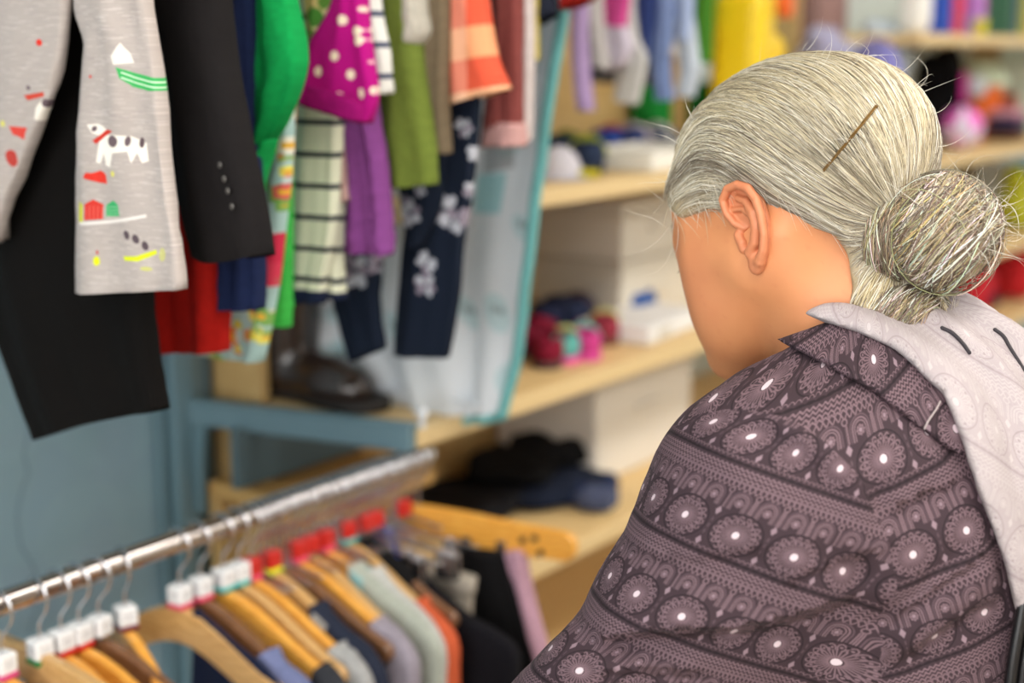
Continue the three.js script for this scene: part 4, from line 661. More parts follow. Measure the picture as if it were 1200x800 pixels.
// --- shawl collar: dark printed side towards the shoulder, pale reverse side turned out over the back ---
{
  const edge = [[985, 384], [1015, 394], [1052, 412], [1105, 463], [1125, 510], [1142, 565], [1176, 655], [1197, 745]].map(([x, y]) => pxHit(x, y)).filter(Boolean);
  const seam = [[905, 412], [935, 412], [975, 432], [1020, 458], [1060, 488], [1088, 510]].map(([x, y]) => pxHit(x, y)).filter(Boolean);
  const distLine = (x, y, z, L) => { let b = [1e9, 0, 0]; for (let i = 0; i + 1 < L.length; i++) { const p = L[i], q = L[i + 1], ex = q.x - p.x, ey = q.y - p.y, ez = q.z - p.z, t = clamp(((x - p.x) * ex + (y - p.y) * ey + (z - p.z) * ez) / (ex * ex + ey * ey + ez * ez), i ? 0 : -9, i + 2 < L.length ? 1 : 9), dx = x - p.x - ex * t, dy = y - p.y - ey * t, dz = z - p.z - ez * t, d = Math.hypot(dx, dy, dz); if (d < b[0]) { const cx = ey * dz - ez * dy, cy = ez * dx - ex * dz, cz = ex * dy - ey * dx; b = [d, Math.sign(cx * CN.x + cy * CN.y + cz * CN.z), i + t]; } } return b; };
  const CN = CAML.clone().sub(edge[3]).normalize();
  const side = (x, y, z, L) => { const b = distLine(x, y, z, L); return b[0] * b[1]; };
  const probe = toLocal(seen(1180, 480, 1.05)), sg = Math.sign(side(probe.x, probe.y, probe.z, edge));
  const reverse = (x, y, z) => {
    const t = sdTunic0(x, y, z); if (t > 0.06 || t < -0.06) return t;
    const b = distLine(x, y, z, edge), q = b[0] * b[1] * sg;                // metres in from the edge, positive on the pale side
    const roll = 0.006 * Math.exp(-(((q - 0.006) / 0.008) ** 2)), fold = 0.005 * Math.sin(q * 150 + Math.sin(b[2] * 1.3) * 0.9) * sstep(0.0, 0.02, q) + 0.003 * Math.sin(q * 67 + 1.4) + 0.002 * fbm(x * 25, y * 16, z * 25, 2);
    let d = Math.max(t - 0.009 - roll - fold, -(t + 0.008));
    d = smax(d, -q, 0.007); d = smax(d, z - 0.055, 0.004); return smax(d, 0.72 - y, 0.004);
  };
  const g = relax(surfaceNets(reverse, [-0.30, 0.70, -0.25], [0.14, 1.36, 0.10], 0.0040), 5), gi = g.toNonIndexed();
  uvWrap(gi, (x, y, z) => { const a = Math.atan2(x, -(z - 0.04)) * 0.1862; return [a * 0.85 + y * 0.5, y * 0.85 - a * 0.5]; }, Math.PI * 2 * 0.1862);
  const shawl = part('shawl', gi, liningMat, person, 'pale grey reverse side of the shawl');
  const dark = (x, y, z) => {
    const t = sdTunic0(x, y, z); if (t > 0.05 || t < -0.05) return t;
    const q = -side(x, y, z, edge) * sg, r = side(x, y, z, seam) * sg;
    let d = Math.max(t - 0.0075 - 0.003 * Math.exp(-((r / 0.006) ** 2)) - 0.0025 * fbm(x * 30, y * 22, z * 30, 2), -(t + 0.010));
    d = smax(d, -(q + 0.012), 0.003); d = smax(d, -r, 0.003); d = smax(d, pxHit(1090, 512).y - y - 0.01, 0.004); return smax(d, z - 0.11, 0.004);
  };
  const gd = relax(surfaceNets(dark, [-0.04, 1.10, -0.2], [0.2, 1.34, 0.14], 0.0045), 4).toNonIndexed();
  uvWrap(gd, (x, y, z) => { const a = Math.atan2(x, -(z - 0.04)) * 0.1862; return [a * 0.9 - y * 0.44 + 0.01, y * 0.9 + a * 0.44]; }, Math.PI * 2 * 0.1862);
  part('shawl_front', gd, tunicMat, person);
  const rev = (px, py, o = 0.002) => { const p = march(reverse, px, py); if (!p) return null; return p.addScaledVector(CAML.clone().sub(p).normalize(), o); };
  const line = (l, o) => l.map(([x, y]) => rev(x, y, o)).filter(Boolean);
  const piping = plastic(0x2c262c, 0.7);
  const l1 = line([[1104, 384], [1116, 390], [1128, 402], [1136, 413]], 0.0005), l2 = line([[1166, 386], [1176, 394], [1184, 408], [1199, 432], [1206, 445]], 0.0005);
  for (const l of [l1, l2]) if (l.length > 1) part('piping', capped(l, 0.0014, 24, 6), piping, shawl, 'dark piping');
  const th = [[1083, 503], [1088, 493], [1094, 484], [1098, 478], [1102, 470]].map(([x, y], i) => { const p = march(sdTunic0, x, y); return p && p.addScaledVector(CAML.clone().sub(p).normalize(), 0.016 + 0.003 * Math.sin(i)); }).filter(Boolean);
  if (th.length > 1) part('thread', tube(th, 0.0006, 20, 6), plastic(0xa89c9c, 0.8), shawl, 'loose pale thread');
  const st = [[1206, 668], [1200, 700], [1193, 740], [1187, 775], [1182, 815]].map(([x, y]) => { const p = march(sdTunic0, x, y); return p && p.addScaledVector(CAML.clone().sub(p).normalize(), 0.016); }).filter(Boolean);
  if (st.length > 1) { const m = part('bag_strap', [tube(st, 0.004, 24, 8), tube(st.map((p) => p.clone().add(V(-0.006, 0, -0.006))), 0.004, 24, 8)], plastic(0x121012, 0.35), person, 'glossy black strap'); }
}

// --- hair: a thick base over the scalp, thousands of strands swept back into a low bun ---
{
  const hairline = [[0.092, 0.060], [0.084, 0.034], [0.064, 0.016], [0.036, 0.021], [0.010, 0.041], [-0.012, 0.032], [-0.030, 0.016], [-0.048, 0.002], [-0.058, -0.022], [-0.062, -0.050], [-0.058, -0.080], [-0.25, -0.12], [-0.25, 0.25], [0.25, 0.25], [0.25, 0.06]];
  const sdScalp = (X, Y, Z) => { const p = headPt(X, Y, Z); return smin(sdHead(X, Y, Z), sdNeck(p.x, p.y, p.z), 0.028); };
  const thick = (X, Y, Z) => 0.008 + 0.006 * sstep(0.0, 0.09, Y) + 0.004 * sstep(-0.02, -0.09, Z) * sstep(-0.06, 0.02, Y);
  const cut = (X, Y, Z) => sdPoly(Z, Y, hairline);
  const sdHair = (X, Y, Z) => { const s = sdScalp(X, Y, Z), c = cut(X, Y, Z); if (s > 0.06) return s - 0.02; return smax(s - thick(X, Y, Z) * sstep(0.012, -0.018, c) - 0.0004, c, 0.004); };
  const K = V(0.012, -0.014, -0.092), r = rng(2024);
  const base = surfaceNets(sdHair, [-0.12, -0.11, -0.15], [0.12, 0.16, 0.13], 0.0038);
  const grad = (p, f, e = 0.002) => V(f(p.x + e, p.y, p.z) - f(p.x - e, p.y, p.z), f(p.x, p.y + e, p.z) - f(p.x, p.y - e, p.z), f(p.x, p.y, p.z + e) - f(p.x, p.y, p.z - e)).normalize();
  const smooth = (X, Y, Z) => sdScalp(X, Y, Z) - thick(X, Y, Z) * sstep(0.012, -0.018, cut(X, Y, Z));
  // strands are merged into one geometry: three-sided tapered tubes with their own colour
  function Strands() { this.p = []; this.n = []; this.c = []; this.i = []; }
  Strands.prototype.add = function (pts, rad, col, taper = 0.25) {
    const n = pts.length, b0 = this.p.length / 3, t = V(), a = V(), b = V();
    for (let k = 0; k < n; k++) {
      t.copy(pts[Math.min(k + 1, n - 1)]).sub(pts[Math.max(k - 1, 0)]).normalize(); a.set(0.31, 0.87, 0.37).cross(t).normalize(); b.copy(t).cross(a);
      const e = k / (n - 1), q = rad * Math.min(1, (1 - e) / taper + 0.12, e / 0.12 + 0.15);
      for (let s = 0; s < 3; s++) { const w = s * 2.0944, x = Math.cos(w), y = Math.sin(w), nx = a.x * x + b.x * y, ny = a.y * x + b.y * y, nz = a.z * x + b.z * y; this.p.push(pts[k].x + nx * q, pts[k].y + ny * q, pts[k].z + nz * q); this.n.push(nx, ny, nz); this.c.push(col[0], col[1], col[2]); }
      if (k) for (let s = 0; s < 3; s++) { const u = b0 + (k - 1) * 3 + s, v = b0 + (k - 1) * 3 + (s + 1) % 3; this.i.push(u, v, u + 3, v, v + 3, u + 3); }
    }
  };
  Strands.prototype.geometry = function () { const g = new THREE.BufferGeometry(); g.setAttribute('position', new THREE.Float32BufferAttribute(this.p, 3)); g.setAttribute('normal', new THREE.Float32BufferAttribute(this.n, 3)); g.setAttribute('color', new THREE.Float32BufferAttribute(this.c, 3)); g.setIndex(this.i); g.applyMatrix4(headRot); return g; };
  // strand colours: silver white on top, straw at the temples, brown grey underneath and at the nape
  const mixc = (a, b, t) => a.map((v, i) => lerp(v, b[i], t));
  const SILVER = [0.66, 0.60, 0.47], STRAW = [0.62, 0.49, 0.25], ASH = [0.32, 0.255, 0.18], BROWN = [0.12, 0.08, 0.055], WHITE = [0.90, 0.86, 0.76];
  function tone(p, clump) {                                             // every lock has its own mix of silver, straw and brown hairs
    const a = lock(p), straw = fbm(a * 3.1 + 7, 2.2, 0.4, 2), dark = fbm(a * 15, 8.1, p.z * 9, 2), q = r();
    let c = mixc(SILVER, STRAW, clamp(0.28 + straw * 1.3 + clump * 0.2, 0, 0.8)); if (dark > 0.14) c = mixc(c, BROWN, clamp((dark - 0.14) * 3, 0, 0.6));
    if (q < 0.2) c = mixc(c, BROWN, 0.4 + 0.35 * r()); else if (q > 0.78) c = mixc(c, WHITE, 0.65); const k = 0.82 + 0.32 * r(); return c.map((v) => v * k);
  }
  const hairMat = new THREE.MeshPhysicalMaterial({ color: 0xffffff, vertexColors: true, roughness: 0.42, sheen: 0.1 });
  const P = base.attributes.position, I = base.index.array, cum = [], A0 = V(), B0 = V(), C0 = V(); let tot = 0;
  for (let i = 0; i < I.length; i += 3) { A0.fromBufferAttribute(P, I[i]); B0.fromBufferAttribute(P, I[i + 1]); C0.fromBufferAttribute(P, I[i + 2]); const m = A0.clone().add(B0).add(C0).divideScalar(3); const ok = cut(m.x, m.y, m.z) < -0.0015 && sdScalp(m.x, m.y, m.z) > 0.002 && m.distanceTo(K) > 0.03; tot += ok ? B0.clone().sub(A0).cross(C0.clone().sub(A0)).length() * (m.z > 0.03 || cut(m.x, m.y, m.z) > -0.015 ? 2.2 : 1) * (m.x < -0.02 ? 0.55 : 1) : 0; cum.push(tot); }
  const pick = () => { const q = r() * tot; let lo = 0, hi = cum.length - 1; while (lo < hi) { const m = lo + hi >> 1; cum[m] < q ? lo = m + 1 : hi = m; } const i = lo * 3; let u = r(), v = r(); if (u + v > 1) { u = 1 - u; v = 1 - v; } A0.fromBufferAttribute(P, I[i]); B0.fromBufferAttribute(P, I[i + 1]); C0.fromBufferAttribute(P, I[i + 2]); return A0.clone().multiplyScalar(1 - u - v).addScaledVector(B0, u).addScaledVector(C0, v); };
  // angle of a lock round the knot, so that neighbouring strands gather into locks
  const lock = (p) => Math.atan2(p.x - K.x, p.y - K.y + 0.4 * (p.z - K.z));
  const S = new Strands();
  function flow(p0, h, steps, jit, wob) {
    const pts = [], p = p0.clone(), ph = r() * 6.28;
    const tilt = (r() - 0.5) * jit; let dist = p.distanceTo(K); const step = Math.max(0.004, dist * 1.25 / steps);
    for (let k = 0; k < steps; k++) {
      const n = grad(p, smooth), s = smooth(p.x, p.y, p.z), e = k / (steps - 1);
      p.addScaledVector(n, (h + wob * Math.sin(ph + k * 0.9) - s));
      pts.push(p.clone());
      const d = K.clone().sub(p); const far = d.length(); if (far < 0.016) break;
      d.normalize(); const lift = sstep(0.03, 0.09, p.z) * 0.9 + sstep(-0.02, 0.06, p.z) * 0.35; d.add(V(0, lift * (p.y < 0.09 ? 1 : 0.2), -lift * 0.4));
      d.addScaledVector(n, -d.dot(n)).normalize(); d.addScaledVector(n.clone().cross(d), tilt * (1 - e));
      p.addScaledVector(d.normalize(), Math.min(step, far));
    }
    return pts;
  }
  for (let i = 0; i < 13500; i++) {
    const p = pick(), a = lock(p), clump = fbm(a * 7, 3.3, p.x * 4, 3), groove = 0.0055 * fbm(a * 9 + 4, 1.7, p.z * 6, 3);
    const h = groove + 0.0004 + r() * 0.0022 - 0.0006;
    const pts = flow(p, h, 15, 0.35, 0.0002 + r() * 0.0004); if (pts.length > 3) S.add(pts, 0.00021 + r() * 0.00022, tone(p, clump));
  }
  // short wisps at the temples, the ear and the nape
  for (let i = 0; i < 420; i++) {
    let p = pick(); for (let k = 0; k < 40 && cut(p.x, p.y, p.z) < -0.012; k++) p = pick();
    const n = grad(p, smooth), pts = [], d = K.clone().sub(p).normalize().multiplyScalar(p.z > 0.02 ? 0.5 : 1).add(V((r() - 0.5) * 0.5, (r() - 0.7) * 0.9, (r() - 0.5) * 0.9)).addScaledVector(n, 0.15 + r() * 0.3).normalize(), L = 0.012 + r() * 0.025, q = p.clone();
    for (let k = 0; k < 8; k++) { pts.push(q.clone()); q.addScaledVector(d, L / 8); d.addScaledVector(V(0, -1, 0), 0.08).normalize(); const s = sdScalp(q.x, q.y, q.z); if (s < 0.001) q.addScaledVector(n, 0.001 - s); }
    S.add(pts, 0.00022, mixc(WHITE, STRAW, r() * 0.6).map((v) => v * 0.9), 0.6);
  }
  // fly-away hairs round the crown, the forehead and the back
  for (let i = 0; i < 150; i++) {
    const p = pick(); if ((p.y < 0.04 && p.z < 0.04) || (p.z > -0.03 && r() < 0.55)) continue; const n = grad(p, smooth), d = n.clone().multiplyScalar(0.35 + r() * 0.5).add(V((r() - 0.5) * 1.2, (r() - 0.5) * 0.6, -0.3 - r() * 1.3)).normalize(), c = V(r() - 0.5, r() - 0.5, r() - 0.5).normalize(), L = 0.012 + r() * 0.035, pts = [], q = p.clone(), bend = (r() - 0.5) * 0.5;
    for (let k = 0; k < 12; k++) { pts.push(q.clone()); q.addScaledVector(d, L / 12); d.addScaledVector(c.clone().cross(d), bend).normalize(); }
    S.add(pts, 0.00016, WHITE, 0.8);
  }
  const onHead = (l) => l.map(([x, y, depth]) => { const p = toLocal(seen(x, y, depth)); return V(...toHead(p.x, p.y, p.z)); });
  for (const l of [[[783, 268, 1.12], [765, 256, 1.11], [742, 249, 1.10], [722, 243, 1.09]], [[786, 262, 1.12], [775, 278, 1.11], [755, 293, 1.10], [727, 302, 1.10]], [[788, 290, 1.12], [782, 305, 1.12], [770, 318, 1.11], [752, 323, 1.10]], [[784, 212, 1.1], [770, 214, 1.1], [755, 214, 1.1], [745, 216, 1.1]], [[778, 236, 1.11], [768, 228, 1.11], [755, 218, 1.1]], [[1075, 105, 1.1], [1086, 92, 1.1], [1085, 78, 1.09], [1076, 69, 1.09], [1064, 66, 1.08]], [[990, 78, 1.08], [1010, 72, 1.08], [1018, 60, 1.08], [1008, 51, 1.08], [995, 50, 1.08]], [[800, 158, 1.09], [785, 150, 1.09], [770, 146, 1.1], [748, 140, 1.1]], [[812, 140, 1.08], [805, 125, 1.08], [802, 112, 1.09]], [[798, 170, 1.09], [780, 160, 1.1], [765, 156, 1.1]], [[795, 265, 1.1], [794, 285, 1.1], [790, 305, 1.1]], [[1170, 230, 1.06], [1188, 245, 1.06], [1194, 265, 1.05], [1190, 290, 1.05]], [[1160, 290, 1.05], [1170, 310, 1.05], [1160, 318, 1.05], [1130, 318, 1.05]], [[1100, 345, 1.04], [1120, 370, 1.04], [1130, 385, 1.04]]])
    S.add(new THREE.CatmullRomCurve3(onHead(l)).getPoints(16), 0.00020, WHITE, 0.6);
  // the bun: loops wound round two cores
  const U = new Strands();
  function bunSet(c, rad, n, axis, spread, seedTone, arc) {
    for (let i = 0; i < n; i++) {
      const ax = V(axis[0] + (r() - 0.5) * spread, axis[1] + (r() - 0.5) * spread, axis[2] + (r() - 0.5) * spread).normalize(), u = V(0.2, 0.9, 0.4).cross(ax).normalize(), w = ax.clone().cross(u), off = (r() - 0.5) * 1.5, rr = 0.86 + 0.07 * r() + 0.11 * Math.abs(Math.sin(off * 4.2 + seedTone)), a0 = r() * 6.28, len = (0.5 + r() * 0.8) * arc, pts = [], ph = r() * 6;
      for (let k = 0; k < 15; k++) { const a = a0 + len * k / 14, lat = clamp(off + 0.12 * Math.sin(a * 1.5 + ph), -0.97, 0.97), cr = Math.sqrt(1 - lat * lat), q = u.clone().multiplyScalar(Math.cos(a) * cr).addScaledVector(w, Math.sin(a) * cr).addScaledVector(ax, lat).multiplyScalar(rr * (k === 0 || k === 14 ? 0.93 : 1)); pts.push(V(c.x + q.x * rad[0], c.y + q.y * rad[1], c.z + q.z * rad[2])); }
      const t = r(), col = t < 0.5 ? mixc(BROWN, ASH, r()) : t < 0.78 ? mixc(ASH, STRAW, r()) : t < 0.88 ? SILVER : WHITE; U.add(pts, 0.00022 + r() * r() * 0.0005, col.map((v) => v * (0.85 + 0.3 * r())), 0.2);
    }
  }
  const C1 = V(0.004, -0.022, -0.117), C2 = V(0.018, -0.076, -0.080), C3 = V(0.018, -0.020, -0.084);
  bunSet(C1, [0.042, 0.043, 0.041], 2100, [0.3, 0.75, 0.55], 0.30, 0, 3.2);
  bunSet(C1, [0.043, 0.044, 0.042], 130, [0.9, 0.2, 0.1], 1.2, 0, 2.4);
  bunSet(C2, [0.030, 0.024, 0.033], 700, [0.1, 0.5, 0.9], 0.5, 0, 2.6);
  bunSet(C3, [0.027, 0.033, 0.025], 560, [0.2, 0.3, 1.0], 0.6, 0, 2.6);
  for (let i = 0; i < 170; i++) { // frizz
    const d = V(r() - 0.35, r() - 0.4, -r()).normalize(), q = V(C1.x + d.x * 0.038, C1.y + d.y * 0.04, C1.z + d.z * 0.038), c = V(r() - 0.5, r() - 0.5, r() - 0.5).normalize(), pts = [], L = 0.015 + r() * 0.04, bend = (r() - 0.5) * 0.7; const t = d.clone().cross(c).normalize().addScaledVector(d, 0.5).normalize();
    for (let k = 0; k < 12; k++) { pts.push(q.clone()); q.addScaledVector(t, L / 12); t.addScaledVector(c.clone().cross(t), bend).normalize(); }
    U.add(pts, 0.00017, mixc(WHITE, ASH, r()), 0.7);
  }
  // base under the strands
  { const c = new Float32Array(P.count * 3), q = V(); for (let i = 0; i < P.count; i++) { q.fromBufferAttribute(P, i); const a = lock(q), m = fbm(a * 30, 2, 0, 3) * 0.5 + 0.5, col = mixc(ASH, STRAW, m * 0.5); c.set(col, i * 3); } base.setAttribute('color', new THREE.BufferAttribute(c, 3)); }
  const blobs = [[C1, 0.037, 0.038, 0.036], [C2, 0.026, 0.020, 0.029], [C3, 0.023, 0.029, 0.021]];
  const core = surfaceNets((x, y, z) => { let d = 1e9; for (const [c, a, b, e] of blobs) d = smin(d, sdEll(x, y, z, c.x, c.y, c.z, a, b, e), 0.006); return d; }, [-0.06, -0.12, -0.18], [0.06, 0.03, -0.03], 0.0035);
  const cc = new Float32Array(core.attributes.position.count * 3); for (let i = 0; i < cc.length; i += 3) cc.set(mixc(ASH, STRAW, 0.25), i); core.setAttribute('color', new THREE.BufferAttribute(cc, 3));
  base.applyMatrix4(headRot); core.applyMatrix4(headRot);
  const hair = part('hair', mergeGeometries([base, S.geometry()]), hairMat, person, 'silver grey hair swept back');
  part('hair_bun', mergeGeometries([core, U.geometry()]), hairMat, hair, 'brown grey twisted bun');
  // eyebrows
  for (const sd of [1, -1]) { const B = new Strands(); for (let i = 0; i < 90; i++) { const u = r(), p = V(sd * lerp(0.014, 0.052, u), 0.016 + 0.004 * Math.sin(u * 3) - 0.006 * u * u + (r() - 0.5) * 0.006, 0.09), pts = []; for (let k = 0; k < 30; k++) p.z -= sdHead(p.x, p.y, p.z) * 0.8; const d = V(sd * 0.8, 0.15 - 0.3 * u, -0.2); for (let k = 0; k < 6; k++) { const n = grad(p, sdHead), e = sdHead(p.x, p.y, p.z); p.addScaledVector(n, 0.0006 - e); pts.push(p.clone()); p.addScaledVector(d, 0.0018); } B.add(pts, 0.00022, mixc(ASH, SILVER, r()), 0.5); } part('eyebrow', B.geometry(), hairMat, person);
    const E = new Strands(); for (let i = 0; i < 40; i++) { const u = r(), p = V(sd * lerp(0.022, 0.050, u), -0.021 + 0.002 * Math.sin(u * 3.14), 0.10), pts = []; for (let k = 0; k < 40; k++) p.z -= sdHead(p.x, p.y, p.z) * 0.8; const d = V(sd * (u - 0.3) * 0.7, -0.75, 0.55); for (let k = 0; k < 6; k++) { pts.push(p.clone()); p.addScaledVector(d, 0.0013); d.z += 0.05; } E.add(pts, 0.00022, BROWN, 0.7); } part('eyelashes', E.geometry(), hairMat, person, 'dark eyelashes'); }
  // the long bronze pin pushed in above the bun
  const sdOut = (x, y, z) => { const p = toHead(x, y, z); return sdHair(p[0], p[1], p[2]) - 0.0035; };
  const a = march(sdOut, 965, 201), b = march(sdOut, 1027, 125);
  if (a && b) { const pin = []; for (let k = 0; k <= 12; k++) { const p = a.clone().lerp(b, k / 12), h = toHead(p.x, p.y, p.z), s = sdHair(...h) - 0.0035, n = grad(V(...h), sdHair); const q = headPt(h[0] - n.x * Math.min(0, s), h[1] - n.y * Math.min(0, s), h[2] - n.z * Math.min(0, s)); pin.push(q); } const sd = V(0.0, 0.0011, 0.0005); part('hair_pin', [tube(pin, 0.0006, 30, 6), tube(pin.map((p, k) => p.clone().add(sd).add(V(0.0006 * Math.sin(k * 2.2), 0, 0))), 0.0005, 30, 6), new THREE.SphereGeometry(0.0012, 10, 8).translate(...pin[12].toArray())], metal(0x7a5f38, 0.35), hair, 'long bronze hairpin'); }
}

// ---------- goods on the shelves ----------
const shelfAt = (px, y, w) => A(sAt(px, w, y), w, y);
// a low lump of folded cloth
function padGeo(w, h, d, seed, rough = 1) {
  const g = new THREE.BoxGeometry(w, h, d, 20, 8, 16), p = g.attributes.position;
  for (let i = 0; i < p.count; i++) {
    let x = p.getX(i) / w * 2, y = p.getY(i) / h * 2, z = p.getZ(i) / d * 2; const k = 4, l = Math.pow(Math.abs(x) ** k + Math.abs(y) ** k + Math.abs(z) ** k, 1 / k), m = Math.max(Math.abs(x), Math.abs(y), Math.abs(z)) / (l || 1);
    x *= m; y *= m; z *= m; const n = fbm(x * 2.3 + seed, y * 2 + seed, z * 2.3, 3) * 0.5 * rough, lift = (y + 1) / 2;
    p.setXYZ(i, x * w / 2 * (1 + n * 0.12), (y * (1 + n * 0.3)) * h / 2 + h / 2 + n * h * 0.35 * lift, z * d / 2 * (1 + n * 0.12));
  }
  g.computeVertexNormals(); const m = mergeVertices((() => { g.deleteAttribute('normal'); return g; })(), 1e-5); m.computeVertexNormals(); m.computeBoundingBox(); m.translate(0, -m.boundingBox.min.y, 0); return m;
}
function pad(name, label, category, pos, turn, w, h, d, color, seed, rough = 1) { const t = thing(name, label, category, pos, AISLE + turn); part('cloth', padGeo(w, h, d, seed, rough), cloth(color), t); return t; }
// shoes
const shoeUpper = surfaceNets((x, y, z) => { let d = sdEll(x, y, z, 0.055, 0.020, 0, 0.045, 0.032, 0.032); d = smin(d, sdEll(x, y, z, -0.045, 0.030, 0, 0.042, 0.042, 0.028), 0.02); d = smin(d, sdCap(x, y, z, [-0.04, 0.03, 0], [0.03, 0.028, 0], 0.03, 0.032), 0.01); d = smax(d, -sdEll(x, y, z, -0.038, 0.07, 0, 0.040, 0.042, 0.019), 0.006); return smax(d, 0.010 - y, 0.002); }, [-0.11, -0.01, -0.06], [0.12, 0.10, 0.06], 0.0055);
const shoeSole = (() => { const s = new THREE.Shape(); s.moveTo(-0.09, 0); s.bezierCurveTo(-0.09, 0.036, -0.04, 0.03, 0, 0.028); s.bezierCurveTo(0.04, 0.034, 0.105, 0.045, 0.105, 0); s.bezierCurveTo(0.105, -0.04, 0.04, -0.034, 0, -0.026); s.bezierCurveTo(-0.04, -0.028, -0.09, -0.036, -0.09, 0); return new THREE.ExtrudeGeometry(s, { depth: 0.010, bevelEnabled: true, bevelSize: 0.002, bevelThickness: 0.002, bevelSegments: 2 }).rotateX(-Math.PI / 2).translate(0, 0.002, 0); })();
const shoeStrap = new THREE.TorusGeometry(0.031, 0.006, 8, 20, Math.PI).rotateY(Math.PI / 2).scale(1.6, 1, 1).translate(0.0, 0.028, 0);
function shoe(label, pos, turn, k, color, sole, strap, group) { const t = thing('shoe', label, 'shoe', pos, AISLE + turn, group); t.scale.setScalar(k); part('upper', shoeUpper, cloth(color), t); part('sole', shoeSole, plastic(sole, 0.6), t); part('strap', shoeStrap, cloth(strap), t); return t; }
const bootGeo = surfaceNets((x, y, z) => { let d = sdEll(x, y, z, 0.06, 0.026, 0, 0.060, 0.036, 0.036); d = smin(d, sdCap(x, y, z, [-0.04, 0.035, 0], [-0.035, 0.20, 0], 0.042, 0.050), 0.03); d = smin(d, sdCap(x, y, z, [-0.04, 0.03, 0], [0.04, 0.03, 0], 0.032, 0.034), 0.02); d = smax(d, -sdCap(x, y, z, [-0.035, 0.15, 0], [-0.033, 0.30, 0], 0.040, 0.044), 0.004); d = smax(d, y - 0.205, 0.004); return smax(d, 0.008 - y, 0.002); }, [-0.11, -0.01, -0.07], [0.14, 0.22, 0.07], 0.006);
const leather = (c, r = 0.3) => new THREE.MeshPhysicalMaterial({ color: c, roughness: r, clearcoat: 0.6, clearcoatRoughness: 0.15, bumpMap: bump16, bumpScale: 0.0005 });
for (const [bs, bw, turn, label, col] of [[0.15, 0.12, -1.45, 'black leather ankle boot standing behind the brown boot', '#15100e'], [0.032, 0.135, -1.60, 'dark brown glossy leather boot beside the blanket hem', '#2a1c16']]) {
  const t = thing('boot', label, 'boot', A(bs, bw, 1.021), AISLE + turn); part('upper', bootGeo, leather(col, 0.22), t); part('sole', shoeSole.clone().scale(1.22, 1.1, 1.2).translate(0.012, 0, 0), plastic(0x201a17, 0.6), t); part('heel', boxAt(0.045, 0.016, 0.05, -0.06, 0.010, 0, 0.004), plastic(0x1a1512, 0.6), t);
}
// boxes with lids
function storageBox(label, pos, w, h, d, color, lid = true) {
  const t = thing('storage_box', label, 'box', pos, AISLE), m = plastic(color, 0.5);
  part('body', join([boxAt(w, 0.005, d, 0, 0.0025, 0, 0.002), boxAt(w, h, 0.005, 0, h / 2, d / 2, 0.002), boxAt(w, h, 0.005, 0, h / 2, -d / 2, 0.002), boxAt(0.005, h, d, w / 2, h / 2, 0, 0.002), boxAt(0.005, h, d, -w / 2, h / 2, 0, 0.002)]), m, t);
  part('rim', [boxAt(w + 0.012, 0.012, 0.008, 0, h - 0.016, d / 2 + 0.003, 0.003), boxAt(0.008, 0.012, d + 0.01, w / 2 + 0.003, h - 0.016, 0, 0.003), boxAt(0.008, 0.012, d + 0.01, -w / 2 - 0.003, h - 0.016, 0, 0.003)], m, t);
  if (lid) part('lid', boxAt(w + 0.016, 0.016, d + 0.014, 0, h + 0.009, 0, 0.006), m, t);
  part('handle', boxAt(0.07, 0.014, 0.010, 0, h * 0.6, d / 2 + 0.006, 0.004), m, t);
  return t;
}
storageBox('white plastic storage box at the bottom of the stack of two', A(0.875, 0.11, 1.0215), 0.25, 0.095, 0.19, 0xd2cbbd);
storageBox('white plastic storage box on top of another white box', A(0.875, 0.11, 1.136), 0.25, 0.09, 0.19, 0xd8d2c6);
storageBox('large translucent white storage crate on the low shelf', A(0.79, 0.13, 0.7615), 0.33, 0.185, 0.21, 0xdcd6cc);

// shoes on the middle shelf
const SH = 1.021;
for (const [px, w, turn, k, col, sole, strap, label] of [
  [628, 0.20, 0.3, 0.85, '#7c1630', '#3a2a2a', '#991a3c', 'crimson child shoe with a dark sole'], [645, 0.27, 0.5, 0.8, '#8f1c38', '#4a3030', '#70142c', 'crimson child shoe turned sideways'],
  [652, 0.13, 0.2, 0.95, '#2a3150', '#1d1f28', '#3a3f58', 'navy canvas shoe at the back of the shelf'], [676, 0.14, 0.4, 0.95, '#2d3653', '#20222c', '#5d4a52', 'navy canvas shoe with a mauve strap'],
  [662, 0.27, 0.6, 0.78, '#6fc4bd', '#e0409a', '#d8d98a', 'turquoise sandal with a pink sole and a lemon strap'], [684, 0.28, 0.7, 0.78, '#e04a9a', '#d3489a', '#6fc4bd', 'bright pink sandal with a turquoise strap'], [708, 0.24, 0.6, 0.8, '#a33c4e', '#6b3a30', '#d9d38a', 'dusty red sandal with a cream strap']]) shoe(label, shelfAt(px, SH, w), turn, k, col, sole, strap);
pad('folded_jeans', 'bright blue folded jeans on the middle shelf', 'jeans', shelfAt(727, SH, 0.15), 0.3, 0.15, 0.055, 0.13, '#2c5ba6', 3);
pad('folded_jeans', 'dark blue folded jeans behind the navy shoes', 'jeans', shelfAt(700, SH, 0.09), 0.1, 0.14, 0.05, 0.10, '#2b4677', 7);
{ const t = thing('shoe_box_lid', 'white cardboard box lid lying at the shelf edge', 'lid', shelfAt(752, SH, 0.26), AISLE + 0.1); part('lid', [boxAt(0.22, 0.006, 0.13, 0, 0.028, 0, 0.002), boxAt(0.22, 0.028, 0.004, 0, 0.015, 0.064, 0.001), boxAt(0.22, 0.028, 0.004, 0, 0.015, -0.064, 0.001), boxAt(0.004, 0.028, 0.13, 0.109, 0.015, 0, 0.001), boxAt(0.004, 0.028, 0.13, -0.109, 0.015, 0, 0.001)], plastic(0xe2e2e2, 0.7), t); part('label', boxAt(0.05, 0.014, 0.001, -0.05, 0.014, 0.0668, 0), plastic(0xc4beb2, 0.8), t); }
